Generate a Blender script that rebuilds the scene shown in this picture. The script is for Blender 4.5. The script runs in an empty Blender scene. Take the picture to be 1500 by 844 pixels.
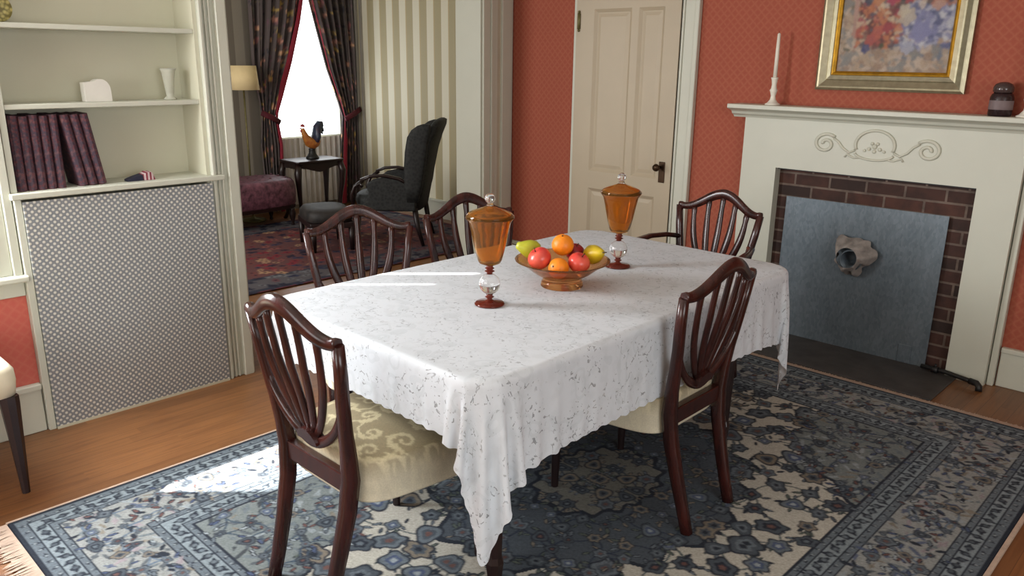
import bpy, math, random
import numpy as np
from mathutils import Vector, Matrix
random.seed(7); RNG = np.random.default_rng(11)
PI = math.pi
SC = bpy.context.scene
COL = SC.collection

# ------------------------------------------------------------------ helpers
def lin(c):
    return tuple(((v/255.0)/12.92 if v/255.0 <= 0.04045 else ((v/255.0+0.055)/1.055)**2.4) for v in c)

class MB:
    """collects polygons, builds one mesh object"""
    def __init__(s): s.v = []; s.f = []; s.sm = []
    def add(s, vs, fs, smooth=False):
        o = len(s.v); s.v += [tuple(map(float, v)) for v in vs]
        for f in fs:
            s.f.append([o+i for i in f]); s.sm.append(smooth)
        return s
    def box(s, a, b, bev=0.0):
        x0, y0, z0 = [min(a[i], b[i]) for i in range(3)]; x1, y1, z1 = [max(a[i], b[i]) for i in range(3)]
        if bev <= 0:
            vs = [(x0,y0,z0),(x1,y0,z0),(x1,y1,z0),(x0,y1,z0),(x0,y0,z1),(x1,y0,z1),(x1,y1,z1),(x0,y1,z1)]
            fs = [(0,3,2,1),(4,5,6,7),(0,1,5,4),(1,2,6,5),(2,3,7,6),(3,0,4,7)]
            return s.add(vs, fs)
        c = bev
        def ring(z, i): return [(x0+c*i,y0,z),(x1-c*i,y0,z),(x1,y0+c*i,z),(x1,y1-c*i,z),(x1-c*i,y1,z),(x0+c*i,y1,z),(x0,y1-c*i,z),(x0,y0+c*i,z)]
        def inset(z): return [(x0+c,y0+c*.3,z),(x1-c,y0+c*.3,z),(x1-c*.3,y0+c,z),(x1-c*.3,y1-c,z),(x1-c,y1-c*.3,z),(x0+c,y1-c*.3,z),(x0+c*.3,y1-c,z),(x0+c*.3,y0+c,z)]
        def inset2(z): return [(x0+c*1.2,y0+c,z),(x1-c*1.2,y0+c,z),(x1-c,y0+c*1.2,z),(x1-c,y1-c*1.2,z),(x1-c*1.2,y1-c,z),(x0+c*1.2,y1-c,z),(x0+c,y1-c*1.2,z),(x0+c,y0+c*1.2,z)]
        return s.loft([inset2(z0), inset(z0+c*.3), ring(z0+c,1), ring(z1-c,1), inset(z1-c*.3), inset2(z1)], cap=True)
    def loft(s, rings, cap=True, closed=True, smooth=False):
        n = len(rings[0]); vs = [p for r in rings for p in r]; fs = []
        for i in range(len(rings)-1):
            for j in range(n if closed else n-1):
                k = (j+1) % n
                fs.append((i*n+j, i*n+k, (i+1)*n+k, (i+1)*n+j))
        s.add(vs, fs, smooth)
        if cap:
            s.add(rings[0], [tuple(reversed(range(n)))]); s.add(rings[-1], [tuple(range(n))])
        return s
    def lathe(s, prof, n=32, c=(0,0,0), smooth=True, close=False):
        """prof: list of (r,z)"""
        rings = []
        for r, z in prof:
            r = max(r, 1e-4)
            rings.append([(c[0]+r*math.cos(2*PI*k/n), c[1]+r*math.sin(2*PI*k/n), c[2]+z) for k in range(n)])
        if close: rings.append(rings[0])
        return s.loft(rings, cap=not close, smooth=smooth)
    def sweep(s, pts, rx, ry, ref=(0,1,0), n=10, p=3.0, smooth=True, cap=True, closed=False):
        """section with half sizes rx (sideways) and ry (along ref) carried along pts"""
        P = [Vector(q) for q in pts]; m = len(P); rings = []
        rx = rx if hasattr(rx, '__len__') else [rx]*m
        ry = ry if hasattr(ry, '__len__') else [ry]*m
        ref = Vector(ref)
        for i in range(m):
            if closed: t = P[(i+1) % m]-P[i-1]
            else: t = P[min(i+1, m-1)]-P[max(i-1, 0)]
            t.normalize()
            side = t.cross(ref)
            if side.length < 1e-5: side = t.cross(Vector((1, .1, .05)))
            side.normalize(); nr = side.cross(t).normalized()
            ring = []
            for k in range(n):
                a = 2*PI*(k+.5)/n; ca, sa = math.cos(a), math.sin(a)
                q = (abs(ca)**p+abs(sa)**p)**(-1/p)
                ring.append(tuple(P[i]+side*(rx[i]*q*ca)+nr*(ry[i]*q*sa)))
            rings.append(ring)
        if closed: rings.append(rings[0])
        return s.loft(rings, cap=cap and not closed, smooth=smooth)
    def ball(s, c, r, sx=1, sy=1, sz=1, n=20, m=12):
        rings = []
        for i in range(m+1):
            a = -PI/2+PI*i/m; q = max(math.cos(a), .004)
            rings.append([(c[0]+r*sx*q*math.cos(2*PI*k/n), c[1]+r*sy*q*math.sin(2*PI*k/n), c[2]+r*sz*math.sin(a)) for k in range(n)])
        return s.loft(rings, cap=True, smooth=True)
    def prism(s, poly, axis, a, b):
        """poly of 2D points; axis 'x': (u,v)->(y,z); 'y': ->(x,z); 'z': ->(x,y)"""
        def mk(t):
            if axis == 'x': return [(t, u, v) for u, v in poly]
            if axis == 'y': return [(u, t, v) for u, v in poly]
            return [(u, v, t) for u, v in poly]
        return s.loft([mk(a), mk(b)], cap=True)
    def xf(s, M, start=0):
        s.v[start:] = [tuple(M @ Vector(v)) for v in s.v[start:]]; return s
    def build(s, name, mat, parent=None, loc=None, fix=True):
        me = bpy.data.meshes.new(name); me.from_pydata(s.v, [], s.f)
        me.polygons.foreach_set('use_smooth', s.sm)
        me.materials.append(mat)
        if fix:
            import bmesh
            b = bmesh.new(); b.from_mesh(me); bmesh.ops.remove_doubles(b, verts=b.verts, dist=1e-5)
            bmesh.ops.recalc_face_normals(b, faces=b.faces); b.to_mesh(me); b.free()
        me.update()
        o = bpy.data.objects.new(name, me); COL.objects.link(o)
        if parent is not None: o.parent = parent
        if loc is not None: o.location = loc
        return o

def tag(o, label, cat, group=None):
    o['label'] = label; o['category'] = cat
    if group: o['group'] = group
    return o
def thing(name, label, cat, loc=(0,0,0), rz=0.0, group=None):
    o = bpy.data.objects.new(name, None); COL.objects.link(o)
    o.location = loc; o.rotation_euler = (0, 0, rz); o.empty_display_size = .05
    return tag(o, label, cat, group)
def struct(name, mb, mat, parent=None):
    o = mb.build(name, mat, parent)
    if parent is None: o['kind'] = 'structure'
    return o
def dup(root, label, loc, rz=None, group=None):
    def cp(o, par):
        c = o.copy(); COL.objects.link(c)
        if par is not None: c.parent = par
        for ch in [x for x in bpy.data.objects if x.parent == o]: cp(ch, c)
        return c
    r = cp(root, None); r.location = loc
    if rz is not None: r.rotation_euler = (0, 0, rz)
    r['label'] = label
    if group: r['group'] = group
    return r
def grid_obj(name, X, Y, Z, mat, parent=None, colr=None, uv=None, smooth=True, closed=False):
    ny, nx = X.shape
    v = np.stack([X, Y, Z], -1).reshape(-1, 3).astype(np.float32)
    idx = np.arange(ny*nx).reshape(ny, nx)
    if closed: idx = np.concatenate([idx, idx[:, :1]], 1)
    q = np.stack([idx[:-1, :-1], idx[:-1, 1:], idx[1:, 1:], idx[1:, :-1]], -1).reshape(-1, 4)
    me = bpy.data.meshes.new(name)
    me.vertices.add(len(v)); me.vertices.foreach_set('co', v.ravel())
    me.loops.add(q.size); me.loops.foreach_set('vertex_index', q.ravel().astype(np.int32))
    me.polygons.add(len(q)); me.polygons.foreach_set('loop_start', (np.arange(len(q))*4).astype(np.int32))
    me.polygons.foreach_set('use_smooth', np.full(len(q), smooth))
    me.update(calc_edges=True)
    if colr is not None:
        ca = me.color_attributes.new('Paint', 'FLOAT_COLOR', 'POINT')
        c4 = np.ones((len(v), 4), np.float32); c4[:, :3] = colr.reshape(-1, 3)
        ca.data.foreach_set('color', c4.ravel())
    if uv is not None:
        ul = me.uv_layers.new(name='Rest')
        ul.data.foreach_set('uv', uv.reshape(-1, 2)[q.ravel()].astype(np.float32).ravel())
    me.materials.append(mat); me.validate()
    o = bpy.data.objects.new(name, me); COL.objects.link(o)
    if parent is not None: o.parent = parent
    return o

# ------------------------------------------------------------------ materials
class NT:
    def __init__(s, name):
        s.m = bpy.data.materials.new(name); s.m.use_nodes = True
        s.t = s.m.node_tree; s.b = s.t.nodes['Principled BSDF']; s.out = s.t.nodes['Material Output']
    def n(s, typ, **kw):
        nd = s.t.nodes.new(typ)
        for k, v in kw.items():
            if k in nd.inputs: nd.inputs[k].default_value = v
            else: setattr(nd, k, v)
        return nd
    def l(s, a, b): s.t.links.new(a, b)
    def math(s, op, a, b=None, c=None):
        nd = s.n('ShaderNodeMath', operation=op)
        for i, v in enumerate((a, b, c)):
            if v is None: continue
            if isinstance(v, (int, float)): nd.inputs[i].default_value = v
            else: s.l(v, nd.inputs[i])
        return nd.outputs[0]
    def mix(s, fac, a, b, blend='MIX'):
        nd = s.n('ShaderNodeMix', data_type='RGBA', blend_type=blend)
        for i, v in ((0, fac), (6, a), (7, b)):
            if isinstance(v, (int, float)): nd.inputs[i].default_value = v
            elif isinstance(v, tuple): nd.inputs[i].default_value = (*v[:3], 1)
            else: s.l(v, nd.inputs[i])
        return nd.outputs[2]
    def coords(s, out='Object'): return s.n('ShaderNodeTexCoord').outputs[out]
    def noise(s, vec, scale, detail=3, rough=.55, dist=0):
        nd = s.n('ShaderNodeTexNoise', Scale=scale, Detail=detail, Roughness=rough, Distortion=dist); s.l(vec, nd.inputs['Vector']); return nd.outputs['Fac']
    def ramp(s, fac, lo, hi):
        nd = s.n('ShaderNodeMapRange', clamp=True); s.l(fac, nd.inputs['Value'])
        nd.inputs['From Min'].default_value = lo; nd.inputs['From Max'].default_value = hi; return nd.outputs[0]
    def sep(s, vec):
        nd = s.n('ShaderNodeSeparateXYZ'); s.l(vec, nd.inputs[0]); return nd.outputs
    def comb(s, x, y, z=0.0):
        nd = s.n('ShaderNodeCombineXYZ')
        for i, v in enumerate((x, y, z)):
            if isinstance(v, (int, float)): nd.inputs[i].default_value = v
            else: s.l(v, nd.inputs[i])
        return nd.outputs[0]
    def mapping(s, vec, scale=(1,1,1), rot=(0,0,0), loc=(0,0,0)):
        nd = s.n('ShaderNodeMapping'); s.l(vec, nd.inputs[0])
        nd.inputs['Location'].default_value = loc; nd.inputs['Rotation'].default_value = rot; nd.inputs['Scale'].default_value = scale
        return nd.outputs[0]
    def bump(s, h, strength=.3, dist=.01):
        nd = s.n('ShaderNodeBump', Strength=strength, Distance=dist); s.l(h, nd.inputs['Height']); s.l(nd.outputs[0], s.b.inputs['Normal'])
    def base(s, c):
        if isinstance(c, tuple): s.b.inputs['Base Color'].default_value = (*c, 1)
        else: s.l(c, s.b.inputs['Base Color'])
    def set(s, **kw):
        for k, v in kw.items(): s.b.inputs[k.replace('_', ' ')].default_value = v
        return s

def plain(name, rgb, rough=.6, var=.12, scale=6, metal=0.0, bump=0.0, spec=.5, rgb2=None, stretch=(1,1,1)):
    t = NT(name); c = lin(rgb)
    v = t.mapping(t.coords(), stretch); n = t.noise(v, scale, 4)
    d = lin(rgb2) if rgb2 else tuple(max(0, q*(1-2*var)) for q in c)
    t.base(t.mix(t.ramp(n, .3, .7), c, d)); t.set(Roughness=rough, Metallic=metal, Specular_IOR_Level=spec)
    if bump: t.bump(t.noise(v, scale*8, 3), bump, .004)
    return t.m

M = {}
M['paint'] = plain('white_paint', (200, 201, 186), .45, .03, 3)
M['paint_warm'] = plain('cream_paint', (214, 208, 190), .5, .03, 3)
M['paint_door'] = plain('door_paint', (182, 168, 144), .45, .03, 3)
M['niche'] = plain('niche_paint', (202, 200, 178), .55, .03, 2)
M['ceil'] = plain('ceiling_paint', (230, 226, 215), .8, .02, 2)
M['wall_plain'] = plain('plain_wall', (205, 190, 170), .8, .03, 2)
M['shade_strip'] = plain('gap_shade', (30, 26, 22), .9, .05)
M['wood'] = plain('mahogany', (64, 28, 23), .24, .2, 5, rgb2=(34, 14, 12), stretch=(6, 6, 1))
M['wood_black'] = plain('dark_wood', (40, 24, 22), .3, .2, 6)
M['leg_black'] = plain('ebony_legs', (34, 19, 20), .4, .2, 6)
M['bronze'] = plain('aged_bronze', (78, 58, 42), .35, .2, 20, metal=.8)
M['brass'] = plain('old_brass', (120, 112, 70), .5, .2, 20, metal=.5)
M['gilt'] = plain('gilt', (196, 146, 40), .35, .2, 30, metal=.7)
M['silvergilt'] = plain('silver_gilt', (176, 168, 140), .28, .12, 30, metal=.75)
M['slate'] = plain('hearth_slate', (72, 68, 66), .6, .25, 9, bump=.2)
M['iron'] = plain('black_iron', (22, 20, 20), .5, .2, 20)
M['white_wax'] = plain('white_wax', (226, 221, 206), .5, .03, 10)
M['china'] = plain('white_china', (226, 223, 214), .3, .03, 10)
M['fringe'] = plain('rug_fringe', (190, 168, 150), .9, .1, 30)
M['cream_seat'] = plain('cream_cloth', (226, 216, 190), .8, .05, 20)
M['sheer'] = plain('sheer_cloth', (205, 198, 188), .9, .1, 8)
M['sash'] = plain('wine_sash', (92, 20, 34), .8, .2, 14)
M['lining'] = plain('red_lining', (150, 30, 52), .8, .15, 10)
M['shade_cloth'] = plain('lamp_shade_cloth', (236, 212, 160), .8, .05, 10)
M['rag'] = plain('pale_rag', (166, 158, 152), .9, .2, 22, bump=.8)
M['soot'] = plain('soot', (24, 22, 22), .9, .1)
M['apple'] = plain('apple_skin', (206, 40, 44), .3, .1, 14, rgb2=(226, 104, 84), stretch=(1, 1, .4))
M['apple_dark'] = plain('dark_apple_skin', (150, 22, 32), .3, .15, 14)
M['orange'] = plain('orange_skin', (240, 138, 22), .45, .05, 12, bump=.3)
M['pear_green'] = plain('green_pear_skin', (176, 178, 46), .35, .08, 12)
M['pear_yellow'] = plain('yellow_pear_skin', (206, 180, 34), .35, .08, 12)
M['stem'] = plain('fruit_stem', (60, 44, 24), .8)
M['burgundy'] = plain('burgundy_upholstery', (132, 84, 98), .5, .3, 22, rgb2=(56, 26, 38), bump=.6)  # paler tone stands for window highlights on the bench top
M['jar_wax'] = plain('brown_wax', (44, 28, 30), .25, .2, 10)
M['jar_label'] = plain('jar_label', (120, 104, 104), .6, .1, 30)
M['rooster_blue'] = plain('rooster_tail', (28, 60, 84), .35, .3, 18, rgb2=(60, 34, 50))
M['rooster_gold'] = plain('rooster_body', (206, 140, 56), .4, .2, 20, rgb2=(150, 70, 40))
M['rooster_red'] = plain('rooster_comb', (190, 70, 70), .5)
M['flag_blue'] = plain('flag_blue', (30, 30, 52), .8)

def m_attr(name, rough=.9, bump=0.0, spec=.3, sheen=0.0):
    t = NT(name); a = t.n('ShaderNodeAttribute', attribute_name='Paint')
    n = t.noise(t.coords(), 220, 2)
    t.base(t.mix(t.math('MULTIPLY', n, .35), a.outputs['Color'], (0.02, .02, .02), 'MIX'))
    t.set(Roughness=rough, Specular_IOR_Level=spec)
    if bump: t.bump(t.noise(t.coords(), 420, 2), bump, .003)
    return t.m
M['rug'] = m_attr('rug_wool', .95, .5, .1)
M['damask'] = m_attr('damask_cloth', .7, .1, .3)
M['canvas'] = m_attr('painted_canvas', .55, .2, .3)
M['drape'] = m_attr('floral_drape', .9, .1, .1)

def m_redpaper(name, ca, cb):
    t = NT(name); P = t.sep(t.coords())
    k = 66.0
    a = t.math('ABSOLUTE', t.math('SINE', t.math('MULTIPLY', t.math('ADD', P[0], t.math('ADD', P[1], P[2])), k)))
    b = t.math('ABSOLUTE', t.math('SINE', t.math('MULTIPLY', t.math('SUBTRACT', t.math('ADD', P[0], P[1]), P[2]), k)))
    d = t.ramp(t.math('SUBTRACT', t.math('MULTIPLY', t.noise(t.coords(), 70, 3), .9), t.math('MULTIPLY', t.math('MINIMUM', a, b), .9)), -.25, .5)
    t.base(t.mix(t.math('MULTIPLY', d, .34), lin(ca), lin(cb))); t.set(Roughness=.75, Specular_IOR_Level=.25)
    return t.m
M['red'] = m_redpaper('terracotta_wallpaper', (154, 79, 61), (176, 112, 84)); M['red_lit'] = m_redpaper('lit_terracotta_wallpaper', (196, 100, 88), (206, 128, 108))  # second paper is the same red, brightened for light on the left wall

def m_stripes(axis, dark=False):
    t = NT('striped_wallpaper_backlit' if dark else 'striped_wallpaper'); P = t.sep(t.coords())
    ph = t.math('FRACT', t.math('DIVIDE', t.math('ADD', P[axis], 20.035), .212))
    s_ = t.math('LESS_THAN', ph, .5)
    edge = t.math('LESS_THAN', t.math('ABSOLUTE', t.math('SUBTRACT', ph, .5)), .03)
    if dark: A, B = lin((140, 132, 118)), lin((112, 104, 92))  # shaded copy of the paper, backlit darkness put into its colours
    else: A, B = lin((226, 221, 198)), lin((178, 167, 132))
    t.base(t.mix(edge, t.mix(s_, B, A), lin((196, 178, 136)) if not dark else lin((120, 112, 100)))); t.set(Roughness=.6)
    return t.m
M['stripe'] = m_stripes(0); M['stripe_backlit'] = m_stripes(1, True)

def m_floor():
    t = NT('oak_floor'); v = t.coords(); P = t.sep(v)
    bx = t.math('DIVIDE', P[0], .062); fl = t.math('FLOOR', bx); fr = t.math('FRACT', bx)
    off = t.math('MULTIPLY', t.math('FRACT', t.math('MULTIPLY', t.math('SINE', t.math('MULTIPLY', fl, 12.9898)), 43758.5)), 1.7)
    by = t.math('DIVIDE', t.math('ADD', P[1], off), 1.3); fy = t.math('FLOOR', by)
    rnd = t.math('FRACT', t.math('MULTIPLY', t.math('SINE', t.math('ADD', t.math('MULTIPLY', fl, 12.9898), t.math('MULTIPLY', fy, 78.233))), 43758.5))
    g = t.noise(t.comb(t.math('ADD', t.math('MULTIPLY', P[0], 30), t.math('MULTIPLY', rnd, 40)), t.math('MULTIPLY', P[1], 2.2)), 1.6, 4, .6, .4)
    c = t.mix(rnd, lin((134, 90, 52)), lin((114, 76, 44)))
    c = t.mix(t.ramp(g, .42, .75), c, lin((100, 62, 34)))
    gap = t.math('LESS_THAN', fr, .03)
    t.base(t.mix(gap, c, lin((80, 46, 26)))); t.set(Roughness=.38)
    return t.m
M['floor'] = m_floor()

def m_lattice():
    t = NT('perforated_grille'); P = t.sep(t.coords()); s_ = .0255
    def dots(off):
        u = t.math('SUBTRACT', t.math('FRACT', t.math('ADD', t.math('DIVIDE', P[1], s_), off)), .5)
        w = t.math('SUBTRACT', t.math('FRACT', t.math('ADD', t.math('DIVIDE', P[2], s_), off)), .5)
        r = t.math('SQRT', t.math('ADD', t.math('MULTIPLY', u, u), t.math('MULTIPLY', w, w)))
        return t.math('SUBTRACT', 1.0, t.ramp(r, .17, .26)), t.math('MULTIPLY', t.math('GREATER_THAN', r, .27), t.math('LESS_THAN', r, .34))
    d1, _ = dots(0.0); d2, _ = dots(.5)
    d = t.math('MAXIMUM', d1, d2)
    t.base(t.mix(d, lin((132, 136, 140)), lin((214, 212, 202)))); t.set(Roughness=.5, Metallic=.1)
    t.bump(d, .4, .003)
    return t.m
M['lattice'] = m_lattice()

def m_brick():
    t = NT('old_brick'); P = t.sep(t.coords()); v = t.comb(P[0], P[2])
    b = t.n('ShaderNodeTexBrick', Scale=1.0); t.l(v, b.inputs['Vector'])
    b.inputs['Brick Width'].default_value = .2; b.inputs['Row Height'].default_value = .068; b.inputs['Mortar Size'].default_value = .006
    b.inputs['Color1'].default_value = (*lin((82, 50, 40)), 1); b.inputs['Color2'].default_value = (*lin((48, 34, 30)), 1); b.inputs['Mortar'].default_value = (*lin((112, 96, 86)), 1)
    n = t.noise(t.coords(), 14, 4)
    t.base(t.mix(t.math('MULTIPLY', t.ramp(n, .4, .75), .7), b.outputs[0], lin((30, 22, 20)))); t.set(Roughness=.85)
    t.bump(t.math('SUBTRACT', 1.0, b.outputs['Fac']), .6, .006)
    return t.m
M['brick'] = m_brick()

def m_zinc():
    t = NT('galvanised_sheet'); vo = t.n('ShaderNodeTexVoronoi', Scale=95.0); t.l(t.mapping(t.coords(), (1, 1, .5)), vo.inputs['Vector'])
    P = t.sep(vo.outputs['Color']); n = t.noise(t.mapping(t.coords(), (1, 1, .35)), 9, 5)
    f = t.math('ADD', t.math('MULTIPLY', P[0], .3), t.math('MULTIPLY', n, .7))
    t.base(t.mix(f, lin((78, 90, 98)), lin((128, 138, 145)))); t.set(Roughness=.5, Metallic=.55)
    return t.m
M['zinc'] = m_zinc()

TA_, TB__ = .535, .88
def m_lace():
    t = NT('lace_cloth'); v = t.coords('UV'); P = t.sep(v); uv = t.comb(P[0], P[1])
    wob = t.n('ShaderNodeTexNoise', Scale=9.0, Detail=2.0); t.l(uv, wob.inputs['Vector'])
    uvw = t.n('ShaderNodeVectorMath', operation='MULTIPLY_ADD'); t.l(wob.outputs['Color'], uvw.inputs[0]); uvw.inputs[1].default_value = (.09, .09, 0); t.l(uv, uvw.inputs[2])
    vo = t.n('ShaderNodeTexVoronoi', feature='DISTANCE_TO_EDGE', Scale=42.0); t.l(uvw.outputs[0], vo.inputs['Vector'])
    line = t.math('LESS_THAN', vo.outputs['Distance'], .06)
    m1 = t.math('GREATER_THAN', t.noise(uv, 64, 2), .55)
    m2 = t.math('GREATER_THAN', t.noise(uv, 7, 2), .42)
    hole = t.math('MULTIPLY', t.math('MULTIPLY', line, m1), m2)
    hole = t.math('MULTIPLY', hole, t.ramp(t.noise(uv, 19, 2), .40, .56))
    # sheer areas: paler woven grey pattern, scroll-like rings
    vo2 = t.n('ShaderNodeTexVoronoi', Scale=13.0); t.l(uvw.outputs[0], vo2.inputs['Vector'])
    ring = t.math('LESS_THAN', t.math('ABSOLUTE', t.math('SUBTRACT', vo2.outputs['Distance'], .34)), .07)
    tone = t.mix(t.math('MULTIPLY', ring, .35), lin((222, 228, 234)), lin((198, 206, 211)))
    sh = t.ramp(t.noise(uv, 22, 3), .5, .62)
    tone = t.mix(t.math('MULTIPLY', sh, .25), tone, lin((196, 202, 206)))
    t.base(tone); t.set(Roughness=.85, Specular_IOR_Level=.15)
    tr = t.n('ShaderNodeBsdfTransparent'); tl = t.n('ShaderNodeBsdfTranslucent'); tl.inputs[0].default_value = (.8, .8, .78, 1)
    mx = t.n('ShaderNodeMixShader'); mx.inputs[0].default_value = .18; t.l(t.b.outputs[0], mx.inputs[1]); t.l(tl.outputs[0], mx.inputs[2])
    m3 = t.n('ShaderNodeMixShader'); ins_ = t.math('MULTIPLY', t.math('LESS_THAN', t.math('ABSOLUTE', P[0]), TA_), t.math('LESS_THAN', t.math('ABSOLUTE', P[1]), TB__))
    t.l(t.math('MULTIPLY', hole, t.math('SUBTRACT', .54, t.math('MULTIPLY', ins_, .21))), m3.inputs[0]); t.l(mx.outputs[0], m3.inputs[1]); t.l(tr.outputs[0], m3.inputs[2])
    t.l(m3.outputs[0], t.out.inputs[0])
    return t.m
M['lace'] = m_lace()

def m_glass(name, rgb, rough=.03, trans=.9, ior=1.35):
    t = NT(name); t.base(lin(rgb)); t.set(Roughness=rough, Transmission_Weight=trans, IOR=ior); return t.m
M['amber'] = m_glass('amber_glass', (226, 166, 76), .04, .93)
M['amber_red'] = m_glass('red_amber_glass', (120, 46, 30), .06, .5)
M['amber_bowl'] = m_glass('amber_bowl_glass', (222, 160, 104), .05, .9, 1.2)
M['crystal'] = m_glass('crystal_glass', (250, 250, 250), .02, .95, 1.45)
M['vase'] = m_glass('clear_vase_glass', (240, 240, 226), .1, .6, 1.3)
def m_pane():
    t = NT('window_pane'); tr = t.n('ShaderNodeBsdfTransparent'); gl = t.n('ShaderNodeBsdfGlossy', Roughness=.02)
    mx = t.n('ShaderNodeMixShader'); mx.inputs[0].default_value = .05; t.l(tr.outputs[0], mx.inputs[1]); t.l(gl.outputs[0], mx.inputs[2]); t.l(mx.outputs[0], t.out.inputs[0])
    return t.m
M['pane'] = m_pane()

def m_darkfab():
    t = NT('dark_brocade'); vo = t.n('ShaderNodeTexVoronoi', Scale=42.0); t.l(t.coords(), vo.inputs['Vector'])
    f = t.ramp(vo.outputs['Distance'], .2, .75)
    t.base(t.mix(f, lin((12, 13, 13)), lin((36, 38, 37)))); t.set(Roughness=.7); return t.m
M['brocade'] = m_darkfab()
def m_bookcloth():
    t = NT('patterned_book_cloth'); P = t.sep(t.coords())
    vo = t.n('ShaderNodeTexVoronoi', Scale=85.0); t.l(t.coords(), vo.inputs['Vector'])
    f = t.math('MULTIPLY', t.ramp(vo.outputs['Distance'], .25, .6), .9)
    c = t.mix(f, lin((92, 44, 52)), lin((54, 46, 60)))
    n = t.noise(t.coords(), 50, 3)
    t.base(t.mix(t.ramp(n, .5, .7), c, lin((112, 74, 76)))); t.set(Roughness=.7); return t.m
M['book'] = m_bookcloth()
def m_flag():
    t = NT('flag_stripes'); P = t.sep(t.coords())
    s_ = t.math('LESS_THAN', t.math('FRACT', t.math('MULTIPLY', P[1], 62.0)), .5)
    t.base(t.mix(s_, lin((196, 178, 180)), lin((128, 46, 62)))); t.set(Roughness=.8); return t.m
M['flag'] = m_flag()
def m_plate():
    t = NT('gilt_plate'); vo = t.n('ShaderNodeTexVoronoi', Scale=60.0); t.l(t.coords(), vo.inputs['Vector'])
    c = t.mix(t.ramp(vo.outputs['Distance'], .2, .6), lin((202, 190, 120)), lin((120, 112, 62)))
    t.base(c); t.set(Roughness=.3); return t.m
M['plate'] = m_plate()

# ------------------------------------------------------------------ painter (pigment for woven and painted surfaces)
class Cv:
    def __init__(s, w, h, res, rgb):
        s.res = res; s.W = int(round(w/res))+1; s.H = int(round(h/res))+1
        s.a = np.zeros((s.H, s.W, 3), np.float32); s.a[:] = lin(rgb)
        s.X, s.Y = np.meshgrid(np.arange(s.W)*res, np.arange(s.H)*res)
    def win(s, x0, y0, x1, y1):
        i0 = max(0, int(x0/s.res)); i1 = min(s.W, int(x1/s.res)+2); j0 = max(0, int(y0/s.res)); j1 = min(s.H, int(y1/s.res)+2)
        if i0 >= i1 or j0 >= j1: return None
        return slice(j0, j1), slice(i0, i1)
    def put(s, sl, m, rgb, op=1.0):
        c = np.array(lin(rgb), np.float32); a = s.a[sl]; m = (np.clip(m, 0, 1)*op)[..., None]
        s.a[sl] = a*(1-m)+c*m
    def rect(s, x0, y0, x1, y1, rgb, op=1):
        sl = s.win(x0, y0, x1, y1)
        if sl is None: return
        X, Y = s.X[sl], s.Y[sl]; s.put(sl, ((X >= x0) & (X <= x1) & (Y >= y0) & (Y <= y1)).astype(np.float32), rgb, op)
    def blob(s, cx, cy, r, rgb, lobes=0, amp=0.0, rot=0.0, sx=1.0, sy=1.0, op=1.0):
        R = r*max(sx, sy)*(1+amp)+s.res; sl = s.win(cx-R, cy-R, cx+R, cy+R)
        if sl is None: return
        dx, dy = s.X[sl]-cx, s.Y[sl]-cy; c, sn = math.cos(rot), math.sin(rot)
        u = (dx*c+dy*sn)/sx; v = (-dx*sn+dy*c)/sy
        d = np.sqrt(u*u+v*v); rr = r
        if lobes: rr = r*(1+amp*np.cos(lobes*np.arctan2(v, u)))
        s.put(sl, (rr-d)/s.res+.5, rgb, op)
    def stroke(s, pts, w, rgb, op=1.0):
        for (x0, y0), (x1, y1) in zip(pts[:-1], pts[1:]):
            sl = s.win(min(x0, x1)-w-s.res, min(y0, y1)-w-s.res, max(x0, x1)+w+s.res, max(y0, y1)+w+s.res)
            if sl is None: continue
            X, Y = s.X[sl], s.Y[sl]; L = max((x1-x0)**2+(y1-y0)**2, 1e-12)
            t = np.clip(((X-x0)*(x1-x0)+(Y-y0)*(y1-y0))/L, 0, 1)
            d = np.hypot(X-x0-t*(x1-x0), Y-y0-t*(y1-y0)); s.put(sl, (w*.5-d)/s.res+.5, rgb, op)
    def sample(s, x, y):
        i = np.clip(np.round(x/s.res).astype(int), 0, s.W-1); j = np.clip(np.round(y/s.res).astype(int), 0, s.H-1); return s.a[j, i]

def scatter(x0, y0, x1, y1, dmin, n, ok=None, seed=1):
    r = np.random.default_rng(seed); P = []
    for _ in range(n):
        p = (r.uniform(x0, x1), r.uniform(y0, y1))
        if ok and not ok(*p): continue
        if all((p[0]-q[0])**2+(p[1]-q[1])**2 > dmin*dmin for q in P): P.append(p)
    return P
def spiral(cx, cy, r, a0, turns, sgn, n=22, tail=0.0):
    pts = []
    for k in range(n):
        t = k/(n-1); rr = r*(1-.86*t); a = a0+sgn*turns*2*PI*t
        pts.append((cx+rr*math.cos(a), cy+rr*math.sin(a)))
    return pts

# ------------------------------------------------------------------ camera
cd = bpy.data.cameras.new('camera'); cam = bpy.data.objects.new('camera', cd); COL.objects.link(cam)
cd.sensor_width = 36; cd.lens = 1169.81/1500*36; cd.clip_start = .05
R = Vector((0.7192268, 0.6946659, 0.0123316)); U = Vector((-0.198742, 0.1886966, 0.9617147)); F = Vector((-0.6657435, 0.6941418, -0.2737749))
mw = Matrix(((R.x, U.x, -F.x, 0), (R.y, U.y, -F.y, 0), (R.z, U.z, -F.z, 1.55), (0, 0, 0, 1)))
cam.matrix_world = mw; SC.camera = cam

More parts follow.
